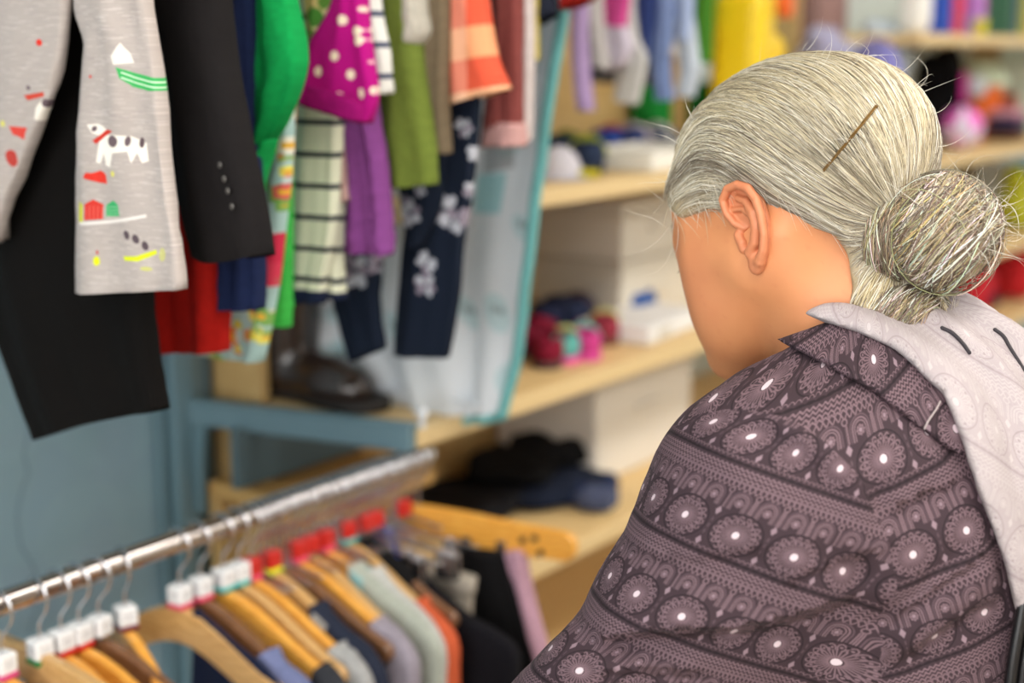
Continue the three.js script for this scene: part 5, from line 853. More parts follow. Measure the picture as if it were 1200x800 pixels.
// dark clothes heaped on the low shelf
for (const [px, w, y, W, H, D, col, turn, seed, label] of [
  [545, 0.14, 0.761, 0.20, 0.030, 0.18, '#15151a', 0.2, 11, 'black jersey at the bottom of the dark heap'], [630, 0.18, 0.761, 0.22, 0.030, 0.20, '#1a2338', -0.2, 12, 'dark navy trousers folded under the heap'], [680, 0.25, 0.761, 0.15, 0.028, 0.12, '#27365c', 0.4, 13, 'navy denim folded near the shelf edge'],
  [600, 0.14, 0.790, 0.17, 0.032, 0.15, '#0c0c0f', 0.5, 14, 'black wool cap crumpled on the dark heap'], [642, 0.15, 0.790, 0.13, 0.045, 0.12, '#0f0f12', -0.4, 15, 'black knitted scarf on top of the navy trousers'], [700, 0.31, 0.761, 0.07, 0.03, 0.06, '#59617e', 0.2, 16, 'grey blue cloth corner at the shelf edge']]) pad('folded_garment', label, 'clothes', shelfAt(px, y, w), turn, W, H, D, col, seed, 1.6);

// upper shelf: shoes, a hat, a tray
const SU = 1.311;
for (const [px, w, turn, k, col, sole, strap, label] of [
  [664, 0.14, 0.3, 0.9, '#31415f', '#20242c', '#8a9a2e', 'navy trainer with an olive strap on the upper shelf'], [688, 0.25, 0.6, 0.9, '#2f3c58', '#1c2028', '#b5c240', 'dark blue trainer with a lime strap'], [716, 0.12, 0.3, 0.95, '#2c4aa0', '#2a3045', '#c45a55', 'royal blue trainer with a coral strap'], [742, 0.13, 0.4, 0.95, '#33437a', '#262c3e', '#cfc4c8', 'blue trainer with a pale grey strap'], [770, 0.12, 0.2, 0.9, '#565e74', '#c9c9c4', '#dcdcd8', 'grey blue trainer with a white strap']]) shoe(label, shelfAt(px, SU, w), turn, k, col, sole, strap);
{ const t = thing('sun_hat', 'white child sun hat standing at the upper shelf edge', 'hat', shelfAt(655, SU, 0.29), AISLE); part('crown', new THREE.SphereGeometry(0.036, 28, 16, 0, 6.2832, 0, Math.PI / 2).scale(1, 1.25, 1).translate(0, 0.004, 0), cloth('#e4e0ea'), t); part('brim', new THREE.LatheGeometry([[0.034, 0.006], [0.046, 0.003], [0.052, 0.0005], [0.046, 0.0], [0.034, 0.002]].map(([x, y]) => new THREE.Vector2(x, y)), 32), cloth('#dcd8e2'), t); }
{ const t = thing('paper_tray', 'white shallow tray on the upper shelf', 'tray', shelfAt(757, SU, 0.26), AISLE + 0.05); part('tray', [boxAt(0.26, 0.005, 0.16, 0, 0.0025, 0, 0.002), boxAt(0.26, 0.03, 0.006, 0, 0.015, 0.078, 0.002), boxAt(0.26, 0.03, 0.006, 0, 0.015, -0.078, 0.002), boxAt(0.006, 0.03, 0.16, 0.128, 0.015, 0, 0.002), boxAt(0.006, 0.03, 0.16, -0.128, 0.015, 0, 0.002)], plastic(0xe6e4dc, 0.6), t); part('liner', boxAt(0.24, 0.004, 0.14, 0, 0.022, 0, 0.001), plastic(0xf0efe9, 0.8), t); }
pad('folded_towel', 'bright green folded towel behind the blue trainers', 'towel', shelfAt(790, SU, 0.06), 0, 0.26, 0.125, 0.08, '#22963e', 21);
pad('folded_towel', 'yellow cloth peeping out under the white tray', 'cloth', shelfAt(684, SU, 0.32), 0, 0.05, 0.012, 0.04, '#d6c820', 22);

// baby clothes on the far rail
{ const t = thing('clothes_rail', 'short chrome rail of baby clothes further along the wall', 'rail', A(0.62, 0.36, 1.80), AISLE); part('tube', new THREE.CylinderGeometry(0.0125, 0.0125, 0.5, 20).rotateZ(Math.PI / 2), chrome, t); for (const x of [-0.22, 0.22]) part('arm', boxAt(0.02, 0.03, 0.35, x, 0, -0.17, 0.004), bluePaintSteel, t); }
const baby = (name, label, cat, s, pieces) => garment(name, label, cat, s, 0, pieces.map((p) => ({ thick: 0.014, fold: 0.006, rows: 22, ...p })));
baby('baby_leggings', 'lilac baby leggings with narrow pale feet', 'leggings', 0.44, [{ name: 'leg', L: [[668, -220], [670, -20], [672, 50], [676, 90], [682, 130]], R: [[690, -220], [688, -20], [686, 40], [688, 80], [692, 130]], m: cloth('#b49ac8') }]);
baby('baby_cardigan', 'off-white baby cardigan sleeve beside the lilac leggings', 'cardigan', 0.48, [{ name: 'sleeve', L: [[682, -220], [684, 0], [690, 50], [696, 78]], R: [[706, -220], [704, 0], [706, 40], [712, 80]], m: cloth('#c9c4c2') }]);
baby('baby_dress', 'hot pink and white baby dress', 'dress', 0.52, [{ name: 'bodice', L: [[698, -220], [700, -40], [704, 32]], R: [[745, -220], [742, -40], [734, 32]], m: cloth('#e0559f') }, { name: 'skirt', L: [[704, 30], [704, 60], [710, 84]], R: [[734, 30], [740, 58], [732, 76]], m: cloth('#ddd3e4') }]);
baby('baby_socks', 'long white knitted baby stocking', 'stocking', 0.555, [{ name: 'leg', L: [[722, -220], [722, 40], [724, 90], [722, 118]], R: [[744, -220], [746, 40], [757, 66], [748, 122]], m: cloth('#dcdbd8') }]);
baby('baby_jeans', 'navy baby jeans with faded blue knees', 'jeans', 0.58, [{ name: 'leg', L: [[742, -220], [744, 0], [742, 70]], R: [[770, -220], [768, 0], [760, 70]], m: cloth('#33437c') }, { name: 'leg', L: [[756, -220], [758, 40], [760, 80], [764, 118]], R: [[782, -220], [780, 40], [776, 80], [780, 118]], m: cloth('#7f93c2'), z: -0.02 }]);
baby('baby_trousers', 'beige baby trousers between the jeans and the blue suit', 'trousers', 0.61, [{ name: 'leg', L: [[764, -220], [765, 0], [772, 60]], R: [[786, -220], [783, 0], [792, 66]], m: cloth('#b8aca2') }]);
baby('baby_suit', 'blue and white baby suit with white legs', 'baby suit', 0.66, [{ name: 'body', L: [[782, -220], [782, -20], [788, 30]], R: [[806, -220], [806, -20], [802, 26]], m: cloth('#3458c8') }, { name: 'leg', L: [[788, 22], [790, 50], [798, 80], [796, 112]], R: [[812, 22], [816, 60], [818, 80], [810, 114]], m: cloth('#cdd8e6') }, { name: 'sleeve', L: [[800, -220], [800, 0], [802, 40]], R: [[816, -220], [814, 0], [812, 50]], m: cloth('#aebfe4'), z: 0.01 }]);

baby('baby_coat', 'slate grey baby coat behind the pink dress', 'coat', 0.74, [{ name: 'body', L: [[676, -220], [680, 0], [690, 96]], R: [[772, -220], [775, 0], [770, 100]], m: cloth('#6a6c74') }]);
baby('baby_jumper', 'leaf green baby jumper behind the blue suit', 'jumper', 0.78, [{ name: 'body', L: [[786, -220], [790, 0], [796, 70]], R: [[842, -220], [836, 0], [832, 74]], m: cloth('#4f8f2c') }]);

// long toy shelf
const Y5 = 1.541, Y4 = 1.261, Y3 = 1.001, Y2 = 0.791;
{ // yellow play tower
  const t = thing('toy_tower', 'big yellow plastic play tower with orange wheels and a turquoise arch', 'toy', shelfAt(872, Y4, 0.20), AISLE + 0.25), y = plastic(0xf2cf0c, 0.35); t.scale.setScalar(1.18);
  part('tower', [boxAt(0.11, 0.20, 0.09, -0.04, 0.20, 0, 0.025), new THREE.CylinderGeometry(0.045, 0.05, 0.04, 28).translate(-0.04, 0.305, 0)], y, t); part('base', boxAt(0.20, 0.12, 0.12, 0.01, 0.06, 0, 0.03), y, t); part('wing', boxAt(0.09, 0.12, 0.09, 0.075, 0.175, 0, 0.028), y, t);
  part('arch', new THREE.TorusGeometry(0.085, 0.016, 12, 32, Math.PI).translate(-0.03, 0.245, -0.05), plastic(0x18a9c4, 0.35), t, 'turquoise arch');
  for (const [x, yy] of [[0.03, 0.285], [0.10, 0.16]]) part('wheel', new THREE.CylinderGeometry(0.026, 0.026, 0.02, 24).rotateX(Math.PI / 2).translate(x, yy, 0.055), plastic(0xee6a26, 0.4), t, 'orange wheel');
}
function plush(name, label, pos, turn, balls, color, extra) {
  const t = thing(name, label, 'soft toy', pos, AISLE + turn), lo = [9, 9, 9], hi = [-9, -9, -9]; for (const [x, y, z, r] of balls) [x, y, z].forEach((v, i) => { lo[i] = Math.min(lo[i], v - r - 0.015); hi[i] = Math.max(hi[i], v + r + 0.015); });
  part('body', surfaceNets((x, y, z) => { let d = 1e9; for (const [a, b, c, r] of balls) d = smin(d, Math.hypot(x - a, y - b, z - c) - r, 0.012); return smax(d - 0.002 * noise(x * 160, y * 160, z * 160), -y, 0.003); }, lo, hi, 0.006), cloth(color, { sheen: 0.5, bump: 0.002 }), t);
  for (const [nm, geo, m] of extra ?? []) part(nm, geo, m, t);
  return t;
}
const eyes = (x, y, z, d = 0.02) => [-1, 1].map((s) => ['eye', new THREE.SphereGeometry(0.006, 10, 8).translate(x + s * d, y, z), plastic(0x111111, 0.2)]);
const sit = (k) => [[0, 0.06, 0, 0.055], [0, 0.14, 0.01, 0.045], [-0.035, 0.18, 0.005, 0.017], [0.035, 0.18, 0.005, 0.017], [-0.045, 0.03, 0.045, 0.026], [0.045, 0.03, 0.045, 0.026], [-0.058, 0.09, 0.02, 0.022], [0.058, 0.09, 0.02, 0.022]].map((b) => b.map((v) => v * k));
plush('plush_bear', 'lilac white plush bear behind the orange block', shelfAt(955, Y4, 0.2), 0.2, sit(1.5), '#c6c3e2', eyes(0, 0.22, 0.083));
{ const t = thing('toy_block', 'orange wooden toy block on top of a blue box', 'block', shelfAt(945, Y4 + 0.168, 0.3).setY(Y4 + 0.17), AISLE); part('block', box(0.06, 0.05, 0.05, 0.006).translate(0, 0.025, 0), plastic(0xee5a1c, 0.4), t); part('stud', new THREE.CylinderGeometry(0.012, 0.012, 0.008, 18).translate(0, 0.053, 0), plastic(0xee5a1c, 0.4), t); }
{ const t = thing('toy_box', 'pale blue cardboard toy box under the orange block', 'box', A(sAt(945, 0.3, Y4), 0.3, Y4), AISLE); part('carton', box(0.10, 0.17, 0.08, 0.004).translate(0, 0.085, 0), plastic(0x9fb4dc, 0.6), t); part('flap', box(0.10, 0.004, 0.03, 0.001).translate(0, 0.1685, 0.026), plastic(0xb6c6e6, 0.6), t); }
function carton(label, px, y, w, W, H, D, color, panel, turn = 0) { const t = thing('carton', label, 'box', shelfAt(px, y, w), AISLE + turn); part('body', box(W, H, D, 0.004).translate(0, H / 2, 0), plastic(color, 0.5), t); part('panel', box(W * 0.76, H * 0.5, 0.002, 0.0008).translate(0, H * 0.55, D / 2 + 0.0006), plastic(panel, 0.5), t); part('panel', box(0.002, H * 0.5, D * 0.7, 0.0008).translate(-W / 2 - 0.0006, H * 0.55, 0), plastic(panel, 0.5), t); return t; }
carton('tall mauve brown carton behind the lilac bear', 945, Y4, 0.09, 0.17, 0.46, 0.10, 0x8a6a66, 0x94736e);
carton('tall white carton with a green panel next to the bear', 990, Y4, 0.22, 0.06, 0.26, 0.08, 0xe4e6e2, 0x86b08c);
carton('pink and yellow carton leaning by the tall white carton', 1003, Y4, 0.29, 0.035, 0.20, 0.05, 0xcf7fc4, 0xe8c86a);
{ const t = thing('toy_ring', 'lavender stuffed swim ring standing on the toy shelf', 'ring', shelfAt(1019, Y4, 0.34), AISLE + 0.6); t.scale.setScalar(1.2); part('ring', new THREE.TorusGeometry(0.075, 0.036, 18, 40).translate(0, 0.111, 0), cloth('#8f8cd0', { sheen: 0.4 }), t); part('seam', new THREE.TorusGeometry(0.110, 0.0025, 8, 40).translate(0, 0.111, 0), cloth('#7d7abf'), t); }
plush('plush_bear', 'large pale blue plush bear seated behind the lavender ring', shelfAt(1020, Y4, 0.20), 0.1, sit(1.6), '#d3e2f0', eyes(0, 0.237, 0.088));
// things on the top board
{ const t = thing('paper_bag', 'white paper bag at the shelf end above the black backpack', 'bag', shelfAt(1072, Y5, 0.27), AISLE); part('bag', padGeo(0.075, 0.13, 0.06, 31, 0.4), plastic(0xeeeeec, 0.8), t); part('handle', new THREE.TorusGeometry(0.02, 0.002, 6, 16, Math.PI).translate(0, 0.128, 0), plastic(0xd8d4cc, 0.8), t); }
function book(label, px, y, w, W, H, D, color, pages = 0xe8e2d2) { const t = thing('book', label, 'book', shelfAt(px, y, w), AISLE); part('cover', [boxAt(W * 0.14, H, D, -W * 0.43, H / 2, 0, 0.001), boxAt(W * 0.14, H, D, W * 0.43, H / 2, 0, 0.001), boxAt(W, H, 0.004, 0, H / 2, D / 2 - 0.002, 0.0015)], plastic(color, 0.5), t); part('pages', boxAt(W * 0.72, H * 0.95, D * 0.95, 0, H * 0.5, -0.004, 0), plastic(pages, 0.8), t); return t; }
book('thin blue book beside the white paper bag', 1086, Y5, 0.27, 0.018, 0.15, 0.11, 0x2d55c0);
carton('crimson red carton on the top toy shelf', 1104, Y5, 0.28, 0.056, 0.16, 0.08, 0xc4203f, 0xd6284c);
carton('orchid and lavender carton beside the crimson one', 1131, Y5, 0.27, 0.06, 0.16, 0.08, 0xa98cd8, 0xc06cc4);
{ const t = thing('cup', 'lemon yellow plastic cup at the top shelf edge', 'cup', shelfAt(1148, Y5, 0.34), AISLE); part('cup', new THREE.LatheGeometry([[0, 0], [0.014, 0], [0.018, 0.038], [0.0165, 0.038], [0.013, 0.003], [0, 0.003]].map(([x, y]) => new THREE.Vector2(x, y)), 28), plastic(0xd8d23a, 0.4), t); part('handle', new THREE.TorusGeometry(0.009, 0.0025, 8, 18).translate(0.022, 0.02, 0), plastic(0xd8d23a, 0.4), t); }
book('dark green picture book among the toys', 1158, Y5, 0.25, 0.03, 0.17, 0.12, 0x3a6a52);
book('slate blue picture book next to the green one', 1166, Y5, 0.25, 0.02, 0.19, 0.12, 0x4a6078);
book('yellow green picture book beside the slate one', 1177, Y5, 0.25, 0.03, 0.18, 0.12, 0xb6b83c);
carton('peach coloured carton at the shelf end', 1194, Y5, 0.27, 0.05, 0.12, 0.08, 0xd9a48c, 0xe4b8a4);
// the board below
{ const t = thing('backpack', 'black backpack with a white pompom and a magenta tag', 'backpack', shelfAt(1096, Y4, 0.20), AISLE + 0.1); t.scale.setScalar(1.12); part('body', padGeo(0.13, 0.21, 0.10, 41, 0.5), cloth('#0d0d10'), t); part('pocket', padGeo(0.09, 0.09, 0.03, 42, 0.4).translate(0, 0.02, 0.055), cloth('#12131c'), t); part('pompom', new THREE.SphereGeometry(0.027, 22, 16).translate(0.006, 0.135, 0.082), cloth('#d3d8dc', { bump: 0.002 }), t, 'white pompom'); part('tag', box(0.036, 0.07, 0.006, 0.002).translate(-0.052, 0.135, 0.07), cloth('#d83aa0'), t, 'magenta tag'); }
{ const t = thing('toy_bucket', 'orange toy bucket with a pale green rounded lid', 'bucket', shelfAt(1143, Y4, 0.20), AISLE); t.scale.setScalar(1.15); part('bucket', new THREE.LatheGeometry([[0, 0], [0.045, 0], [0.058, 0.13], [0.054, 0.13], [0.042, 0.004], [0, 0.004]].map(([x, y]) => new THREE.Vector2(x, y)), 36), plastic(0xd9620f, 0.45), t); part('lid', new THREE.SphereGeometry(0.064, 32, 14, 0, 6.2832, 0, Math.PI / 2).scale(1.05, 1.0, 1.05).translate(0, 0.131, 0), plastic(0xcbdcc2, 0.45), t, 'pale green lid'); part('handle', new THREE.TorusGeometry(0.06, 0.003, 8, 24, Math.PI).translate(0, 0.125, 0.02), plastic(0xe8e8e0, 0.4), t); }
{ const ballTex = canvasTex(256, 128, (c, w, h) => { c.fillStyle = '#d9cfe6'; c.fillRect(0, 0, w, h); for (let i = 0; i < 4; i++) { c.fillStyle = '#e264c4'; c.beginPath(); c.ellipse(i * 64 + 24, 34, 22, 34, 0.3, 0, 7); c.fill(); c.fillStyle = '#e7b6da'; c.beginPath(); c.ellipse(i * 64 + 44, 92, 18, 22, -0.4, 0, 7); c.fill(); } }); const t = thing('play_ball', 'pink and white marbled play ball', 'ball', shelfAt(1125, Y4, 0.30), AISLE + 2.2); part('ball', new THREE.SphereGeometry(0.053, 36, 24).translate(0, 0.053, 0), new THREE.MeshPhysicalMaterial({ map: ballTex, roughness: 0.35 }), t); part('valve', new THREE.CylinderGeometry(0.004, 0.004, 0.002, 12).translate(0, 0.1065, 0), plastic(0xf2f2f2, 0.5), t); }
pad('folded_garment', 'brown folded jumper at the bottom of the stack by the ball', 'jumper', shelfAt(1174, Y4, 0.27), 0, 0.11, 0.028, 0.12, '#6d4a3a', 51, 0.5);
pad('folded_garment', 'dark navy folded jumper in the middle of the stack', 'jumper', shelfAt(1174, Y4, 0.27).setY(Y4 + 0.029), 0, 0.11, 0.03, 0.12, '#33345c', 52, 0.5);
pad('folded_garment', 'pink folded jumper on top of the small stack', 'jumper', shelfAt(1174, Y4, 0.27).setY(Y4 + 0.06), 0, 0.11, 0.026, 0.12, '#d9a2b8', 53, 0.5);
plush('plush_monkey', 'coral plush monkey with a raised arm behind the folded stack', shelfAt(1176, Y4, 0.14), 0.2, [[0, 0.07, 0, 0.05], [0.01, 0.15, 0, 0.036], [0.03, 0.12, 0.01, 0.022], [0.05, 0.16, 0.01, 0.020], [0.06, 0.20, 0.01, 0.020], [-0.03, 0.10, 0.02, 0.02], [-0.04, 0.03, 0.04, 0.025], [0.04, 0.03, 0.04, 0.025]], '#cf6a52', eyes(0.01, 0.16, 0.036, 0.012));
carton('mint green carton standing at the end of the toy shelf', 1200, Y4, 0.2, 0.06, 0.25, 0.16, 0xc4d8cc, 0xd2e2d8);
plush('plush_frog', 'green and yellow plush frog on the third toy shelf', shelfAt(1184, Y3, 0.27), 0, sit(0.95), '#c3c43a', [['cap', new THREE.SphereGeometry(0.034, 20, 12, 0, 6.2832, 0, Math.PI / 2).translate(0, 0.148, 0.008), cloth('#3f9a34')], ...eyes(0, 0.142, 0.055)]);
plush('plush_elephant', 'pale blue plush elephant beside the frog', shelfAt(1203, Y3, 0.25), 0.2, [...sit(0.9), [0, 0.115, 0.055, 0.016], [0, 0.09, 0.07, 0.014]], '#b4c6de', eyes(0, 0.14, 0.046));
carton('pale grey carton behind the plush frog', 1165, Y3, 0.14, 0.12, 0.17, 0.10, 0xc8cac4, 0xb8bab4);
for (const [px, w, W, H, col, seed, label] of [[1135, 0.27, 0.15, 0.14, '#d3303c', 61, 'bright red cloth bag on the lower toy shelf'], [1187, 0.28, 0.13, 0.17, '#cf2a30', 62, 'scarlet red cloth bag with a navy pocket']]) { const t = thing('cloth_bag', label, 'bag', shelfAt(px, Y2, w), AISLE); part('bag', padGeo(W, H, 0.11, seed, 1.1), cloth(col), t); part('pocket', padGeo(W * 0.34, H * 0.3, 0.02, seed + 5, 0.4).translate(0.02, H * 0.2, 0.058), cloth('#4a2238'), t); part('handle', new THREE.TorusGeometry(0.028, 0.004, 8, 20, Math.PI).translate(0, H * 0.98, 0), cloth(col), t); }

// ---------- hangers on the lower rail ----------
const railS = (px) => { let a = -2, b = 0.05; for (let i = 0; i < 50; i++) { const m = (a + b) / 2; (project(A(m, RAILW, RAILY - 0.060))[0] < px) ? a = m : b = m; } return (a + b) / 2; };
const hookGeo = (() => { const p = []; for (let k = 0; k <= 20; k++) { const a = (205 - k * 11.2) * Math.PI / 180; p.push(V(Math.cos(a) * 0.0185, Math.sin(a) * 0.0185 - 0.0043, 0)); } p.push(V(0.0140, -0.018, 0), V(0.0060, -0.027, 0), V(0.001, -0.034, 0), V(0, -0.042, 0), V(0, -0.078, 0)); return capped(p, 0.0016, 70, 7); })();
function hangerShape(L, drop, hc, he) {
  const s = new THREE.Shape(); s.moveTo(0, 0); s.bezierCurveTo(L * 0.28, 0, L * 0.5, -drop * 0.55, L * 0.93, -drop); s.quadraticCurveTo(L * 1.02, -drop - he * 0.1, L, -drop - he * 0.7); s.quadraticCurveTo(L * 0.97, -drop - he * 1.1, L * 0.88, -drop - he); s.bezierCurveTo(L * 0.5, -drop * 0.62 - hc, L * 0.3, -hc, 0, -hc);
  s.bezierCurveTo(-L * 0.3, -hc, -L * 0.5, -drop * 0.62 - hc, -L * 0.88, -drop - he); s.quadraticCurveTo(-L * 0.97, -drop - he * 1.1, -L, -drop - he * 0.7); s.quadraticCurveTo(-L * 1.02, -drop - he * 0.1, -L * 0.93, -drop); s.bezierCurveTo(-L * 0.5, -drop * 0.55, -L * 0.28, 0, 0, 0);
  return new THREE.ExtrudeGeometry(s, { depth: 0.007, bevelEnabled: true, bevelSize: 0.002, bevelThickness: 0.0025, bevelSegments: 2, curveSegments: 14 }).translate(0, 0, -0.0035);
}
const woodBody = hangerShape(0.155, 0.062, 0.036, 0.022).translate(0, -0.078, 0);
const trouserBody = hangerShape(0.225, 0.012, 0.040, 0.034).translate(0, -0.066, 0);
const cubeGeo = box(0.0205, 0.0205, 0.0205, 0.0025).translate(0, -0.060, 0), bandGeo = box(0.0215, 0.0055, 0.0215, 0.0015).translate(0, -0.0728, 0);
const cubePrint = (base, ink) => new THREE.MeshPhysicalMaterial({ roughness: 0.4, map: canvasTex(64, 64, (c) => { c.fillStyle = base; c.fillRect(0, 0, 64, 64); c.fillStyle = ink; const r = rng(4); for (const y of [18, 34]) for (let x = 15; x < 46; x += 9) { c.fillRect(x, y, 5 + r() * 2, 2); c.fillRect(x + (r() < 0.5 ? 0 : 4), y, 2, 9); c.fillRect(x, y + 8, 5, 2); } }) });
const cubeMats = { white: cubePrint('#e9e9ea', '#8d9098'), red: cubePrint('#c31d12', '#8f130c') };
const bandMats = { pink: plastic(0xe0496b), red: plastic(0xcf1d14), green: plastic(0x147a3c), teal: plastic(0x1fb3b0), yellow: plastic(0xd9e01c), magenta: plastic(0xd03a7a), maroon: plastic(0x6d1a33) };
const woods = { honey: beech, pale: beechPale, brown: beechDark };
function hanger(px, cube, band, wood, yaw, label, group, o = {}) {
  const t = thing('clothes_hanger', label, 'hanger', A(railS(px), RAILW, RAILY), HANG + yaw * Math.PI / 180, group);
  t.rotation.z = (o.tilt ?? 0) * Math.PI / 180;
  part('hook', hookGeo, chrome, t, 'chrome wire hook');
  const b = part('body', o.flat ? trouserBody : woodBody, woods[wood], t);
  for (const [x, y] of o.holes ?? []) part('hole_disc', new THREE.CylinderGeometry(0.0045, 0.0045, 0.004, 14).rotateX(Math.PI / 2).translate(x, y, 0.0065), plastic(0x141414, 0.5), b, 'black disc painted as a dark hole');  // black discs imitate dark holes, the shade is put into their colour
  if (cube) { const c = part('size_cube', cubeGeo, cubeMats[cube], t, cube + ' size cube'); if (band) part('band', bandGeo, bandMats[band], c, band + ' band'); }
  if (o.clips) for (const x of o.clips) {
    const c = part('clip', [boxAt(0.020, 0.030, 0.004, x, -0.128, 0.008, 0.0015).rotateX(0.0), boxAt(0.020, 0.030, 0.004, x, -0.128, -0.006, 0.0015), new THREE.TorusGeometry(0.0065, 0.0016, 8, 18).rotateY(Math.PI / 2).translate(x, -0.108, 0.001), boxAt(0.013, 0.018, 0.003, x, -0.105, 0.010, 0.001)], metal(0xc9c9cf, 0.22), t, 'shiny metal clip');
    part('grip', [boxAt(0.022, 0.010, 0.006, x, -0.146, 0.008, 0.002), boxAt(0.022, 0.010, 0.006, x, -0.146, -0.006, 0.002)], plastic(0x151515, 0.6), c, 'black rubber grip');
  }
  return t;
}
const HG = [
  [3, 'white', 'magenta', 'honey', 6],  [72, 'white', 'red', 'honey', 3], [93, 'white', 'red', 'honey', 8], [116, 'white', null, 'brown', 12], [147, 'white', 'maroon', 'honey', -16],
  [211, 'white', 'pink', 'pale', 5], [235, 'white', 'pink', 'brown', 2], [262, 'white', 'teal', 'honey', 4], [280, 'white', 'teal', 'pale', 2], [294, 'red', 'pink', 'honey', 3], [317, 'red', 'yellow', 'pale', 0],
  [348, 'red', 'pink', 'honey', 4], [363, 'red', null, 'pale', -2], [380, 'red', 'pink', 'honey', 3], [406, 'red', 'teal', 'pale', -2]];
const ONLY = { 294: 'honey-coloured hanger, red cube over pink band, carrying the pale grey jersey shirt', 348: 'honey-coloured hanger, red cube over pink band, carrying the lilac grey shirt', 380: 'honey-coloured hanger, red cube over pink band, carrying the sage jumper' };
const woodWord = { honey: 'honey-coloured', pale: 'pale beech', brown: 'dark brown' };
hanger(47, 'white', 'green', 'pale', -4, 'flat clip hanger with a white size cube over a green band', undefined, { flat: true, clips: [-0.02, 0.022] });
for (const [px, cube, band, wood, yaw] of HG) hanger(px, cube, band, wood, yaw, ONLY[px] ?? `${woodWord[wood]} wooden hanger with a ${cube} size cube${band ? ` over a ${band} band` : ' and no band'}`, `${woodWord[wood]} hangers with ${cube} cubes and ${band ?? 'no'} bands`);
const barGeo = capped([V(-0.115, -0.094, 0), V(-0.06, -0.092, 0), V(0, -0.088, 0), V(0.06, -0.092, 0), V(0.115, -0.094, 0)], 0.0018, 30, 7);
for (const [px, yaw, cx, label] of [[427, 4, 0.085, 'chrome clip hanger with a red size cube nearest the teal-banded hanger'], [438, -3, 0.060, 'chrome clip hanger with a red size cube behind the black coat'], [449, 3, 0.095, 'bare chrome clip hanger beside the blue hem'], [460, -5, 0.105, 'bare chrome clip hanger in front of the cream trousers'], [471, 6, 0.075, 'chrome clip hanger with the last red size cube before the rail end']]) {
  const t = thing('clip_hanger', label, 'hanger', A(railS(px), RAILW, RAILY), HANG + yaw * Math.PI / 180);
  part('hook', hookGeo, chrome, t); part('bar', barGeo, chrome, t); if (/size cube/.test(label)) part('size_cube', cubeGeo, cubeMats.red, t, 'red size cube');
  for (const x of [-cx, cx]) { const c = part('clip', [boxAt(0.017, 0.028, 0.003, x, -0.106, 0.006, 0.0012), boxAt(0.017, 0.028, 0.003, x, -0.106, -0.006, 0.0012), new THREE.TorusGeometry(0.006, 0.0016, 8, 16).rotateY(Math.PI / 2).translate(x, -0.094, 0)], metal(0xc9c9cf, 0.2), t, 'shiny metal clip'); part('grip', boxAt(0.018, 0.008, 0.014, x, -0.122, 0, 0.002), plastic(0x1a1a1a, 0.6), c); }
}
const shortBar = capped([V(-0.05, -0.082, 0), V(0, -0.078, 0), V(0.05, -0.082, 0)], 0.0018, 16, 7);
for (const [i, px] of [303, 310, 325, 340, 356, 371, 388, 399, 411, 421, 432, 443, 453, 464, 481].entries()) { const t = thing('wire_hanger', 'short chrome wire hanger squeezed between wooden hangers on the rail', 'hanger', A(railS(px), RAILW, RAILY), HANG + ((i * 37) % 17 - 8) * Math.PI / 180, 'short chrome wire hangers on the lower rail'); part('hook', hookGeo, chrome, t); part('bar', shortBar, chrome, t); }
for (const [px, yaw, label] of [[332, 5, 'empty dark brown wooden hanger between red size cubes'], [395, -3, 'dark brown wooden hanger carrying the white ribbed vest'], [416, 2, 'dark brown wooden hanger carrying the black cardigan']]) hanger(px, null, null, 'brown', yaw, label);
hanger(489, null, null, 'honey', 10, 'flat orange wooden trouser hanger with metal clips at the rail end', undefined, { flat: true, clips: [0.075, 0.125], tilt: 2, holes: [[0.155, -0.092], [0.172, -0.088], [0.180, -0.106]] });

// ---------- clothes on the lower hangers ----------
const lower = (name, label, category, px, dz, pieces) => garment(name, label, category, railS(px) + dz, pieces[0].yaw ?? 3, pieces);
// a garment pulled over the outer end of a hanger: its shoulder line follows the wood
const bez = (t, a, b, c, d) => ((1 - t) ** 3) * a + 3 * t * ((1 - t) ** 2) * b + 3 * t * t * (1 - t) * c + t ** 3 * d;
function wrap(px, yaw, name, label, category, x0, color, o = {}) {
  const L = 0.155, D = 0.062, top = (x) => { let lo = 0, hi = 1; for (let i = 0; i < 30; i++) { const m = (lo + hi) / 2; bez(m, 0, L * 0.28, L * 0.5, L * 0.93) < x ? lo = m : hi = m; } return bez(lo, 0, 0, -D * 0.55, -D) - 0.078 + 0.006; };
  const t = thing(name, label, category, A(railS(px), RAILW, RAILY), HANG + yaw * Math.PI / 180), w = o.width ?? 0.168, y0 = top(x0);
  const xe = Math.min(0.144, w - 0.024), R = [[x0 + 0.006, y0], [lerp(x0, xe, 0.5), top(lerp(x0, xe, 0.5)) + 0.002], [xe + 0.006, top(xe)], [w + 0.006, -0.160], [w + 0.008, -0.21], [w + 0.012, -0.34], [w + 0.016, -0.46]], Lf = [[x0, y0 - 0.002], [x0 - 0.006, -0.16], [x0 - 0.012, -0.20], [x0 - 0.02, -0.25], [x0 - 0.03, -0.32], [x0 - 0.04, -0.40], [x0 - 0.05, -0.46]];
  const m = part('body', loft(Lf, R, { rows: 40, cols: 18, thick: o.thick ?? 0.0155, fold: 0.0035, crinkle: 0.002, seed: px }), cloth(color, o.cloth), t);
  if (o.sub) o.sub(m, top);
  return t;
}
wrap(211, 5, 'toddler_shirt', 'dark navy toddler shirt below the hanger with pink band', 'shirt', 0.02, '#1d2744', { width: 0.15, thick: 0.004 });
wrap(235, 2, 'toddler_shirt', 'lavender blue toddler shirt with a soft folded shoulder', 'shirt', 0.098, '#7f88b4');
wrap(262, 4, 'toddler_shirt', 'dark grey toddler shirt over a honey-coloured hanger', 'shirt', 0.140, '#3a3c42');
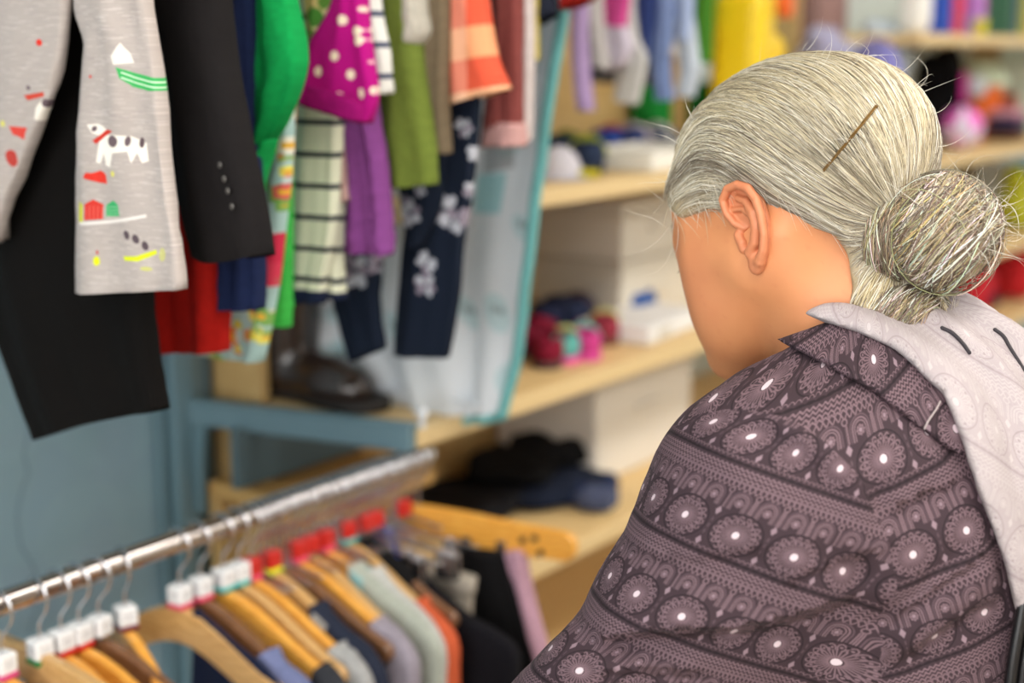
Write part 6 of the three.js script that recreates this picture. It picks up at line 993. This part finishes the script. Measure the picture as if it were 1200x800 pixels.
wrap(294, 3, 'toddler_shirt', 'pale grey jersey shirt below the red and yellow cubes', 'shirt', 0.125, '#b5b6b6');
wrap(317, 0, 'cardigan', 'charcoal navy cardigan with a white neck label', 'cardigan', 0.072, '#2c3244', { sub: (m, top) => part('neck_label', box(0.024, 0.018, 0.002, 0.0008).rotateZ(-0.5).translate(0.088, top(0.088) - 0.010, 0.0150), cloth('#d6d6d2'), m, 'white neck label') });
wrap(348, 4, 'toddler_shirt', 'lilac grey shirt hanging from a honey-coloured hanger', 'shirt', 0.118, '#a79fac');
wrap(380, 3, 'knit_jumper', 'sage white knitted jumper with a pale turquoise shoulder patch', 'jumper', 0.045, '#b9bfb3', { thick: 0.015, sub: (m, top) => part('patch', loft([[0.047, top(0.05)], [0.047, -0.125]], [[0.072, top(0.072)], [0.080, -0.135]], { rows: 8, thick: 0.0165, fold: 0.0005 }), cloth('#92c2c4'), m, 'pale turquoise patch') });
wrap(395, -3, 'vest', 'white ribbed vest squeezed behind the sage jumper', 'vest', 0.06, '#c9cac6');
wrap(406, -2, 'toddler_shirt', 'coral orange shirt on the outer end of a pale hanger', 'shirt', 0.118, '#d9653f', { width: 0.172 });
wrap(416, 2, 'cardigan', 'black cardigan sloping away under the red cubes', 'cardigan', 0.012, '#121112', { width: 0.105 });
{ const t = wrap(432, 4, 'coat', 'black wool coat with a broad rounded shoulder', 'coat', 0.075, '#131219', { thick: 0.020, width: 0.215, cloth: { sheen: 0.35 } }); t.position.y -= 0.022; }
lower('linen_trousers', 'cream linen trousers held up by a metal clip', 'trousers', 474, 0.0, [{ name: 'waist', L: [[440, 655], [442, 740], [446, 930]], R: [[556, 682], [552, 720], [545, 800], [540, 930]], thick: 0.011, fold: 0.005, m: cloth('#cfc4b4') }, { name: 'waistband', L: [[438, 648], [440, 668]], R: [[558, 678], [556, 696]], rows: 6, thick: 0.013, fold: 0.002, m: cloth('#d3c8b8') }]);
lower('skirt', 'bright blue hem peeking out beside the red size cubes', 'skirt', 455, 0.004, [{ name: 'hem', L: [[436, 612], [442, 640], [450, 668]], R: [[450, 612], [462, 632], [474, 664]], rows: 12, thick: 0.008, fold: 0.002, m: cloth('#1c4fc4') }]);
lower('trousers', 'black velvet trousers clipped to the orange hanger', 'trousers', 489, 0.004, [{ name: 'leg', L: [[528, 640], [535, 740], [545, 930]], R: [[592, 648], [604, 690], [618, 740], [634, 800], [650, 930]], thick: 0.016, fold: 0.006, m: cloth('#100f11') }]);
lower('ribbed_trousers', 'pink ribbed trousers at the very end of the rail', 'trousers', 492, 0.010, [{ name: 'leg', L: [[594, 645], [600, 680], [612, 730], [626, 785], [640, 930]], R: [[614, 645], [618, 680], [630, 730], [644, 782], [662, 930]], thick: 0.013, fold: 0.004, rib: 0.005, m: cloth('#c79db0') }]);

scene.traverse((o) => { if (o.isMesh) { o.castShadow = true; o.receiveShadow = true; } });
renderer.render(scene, camera);
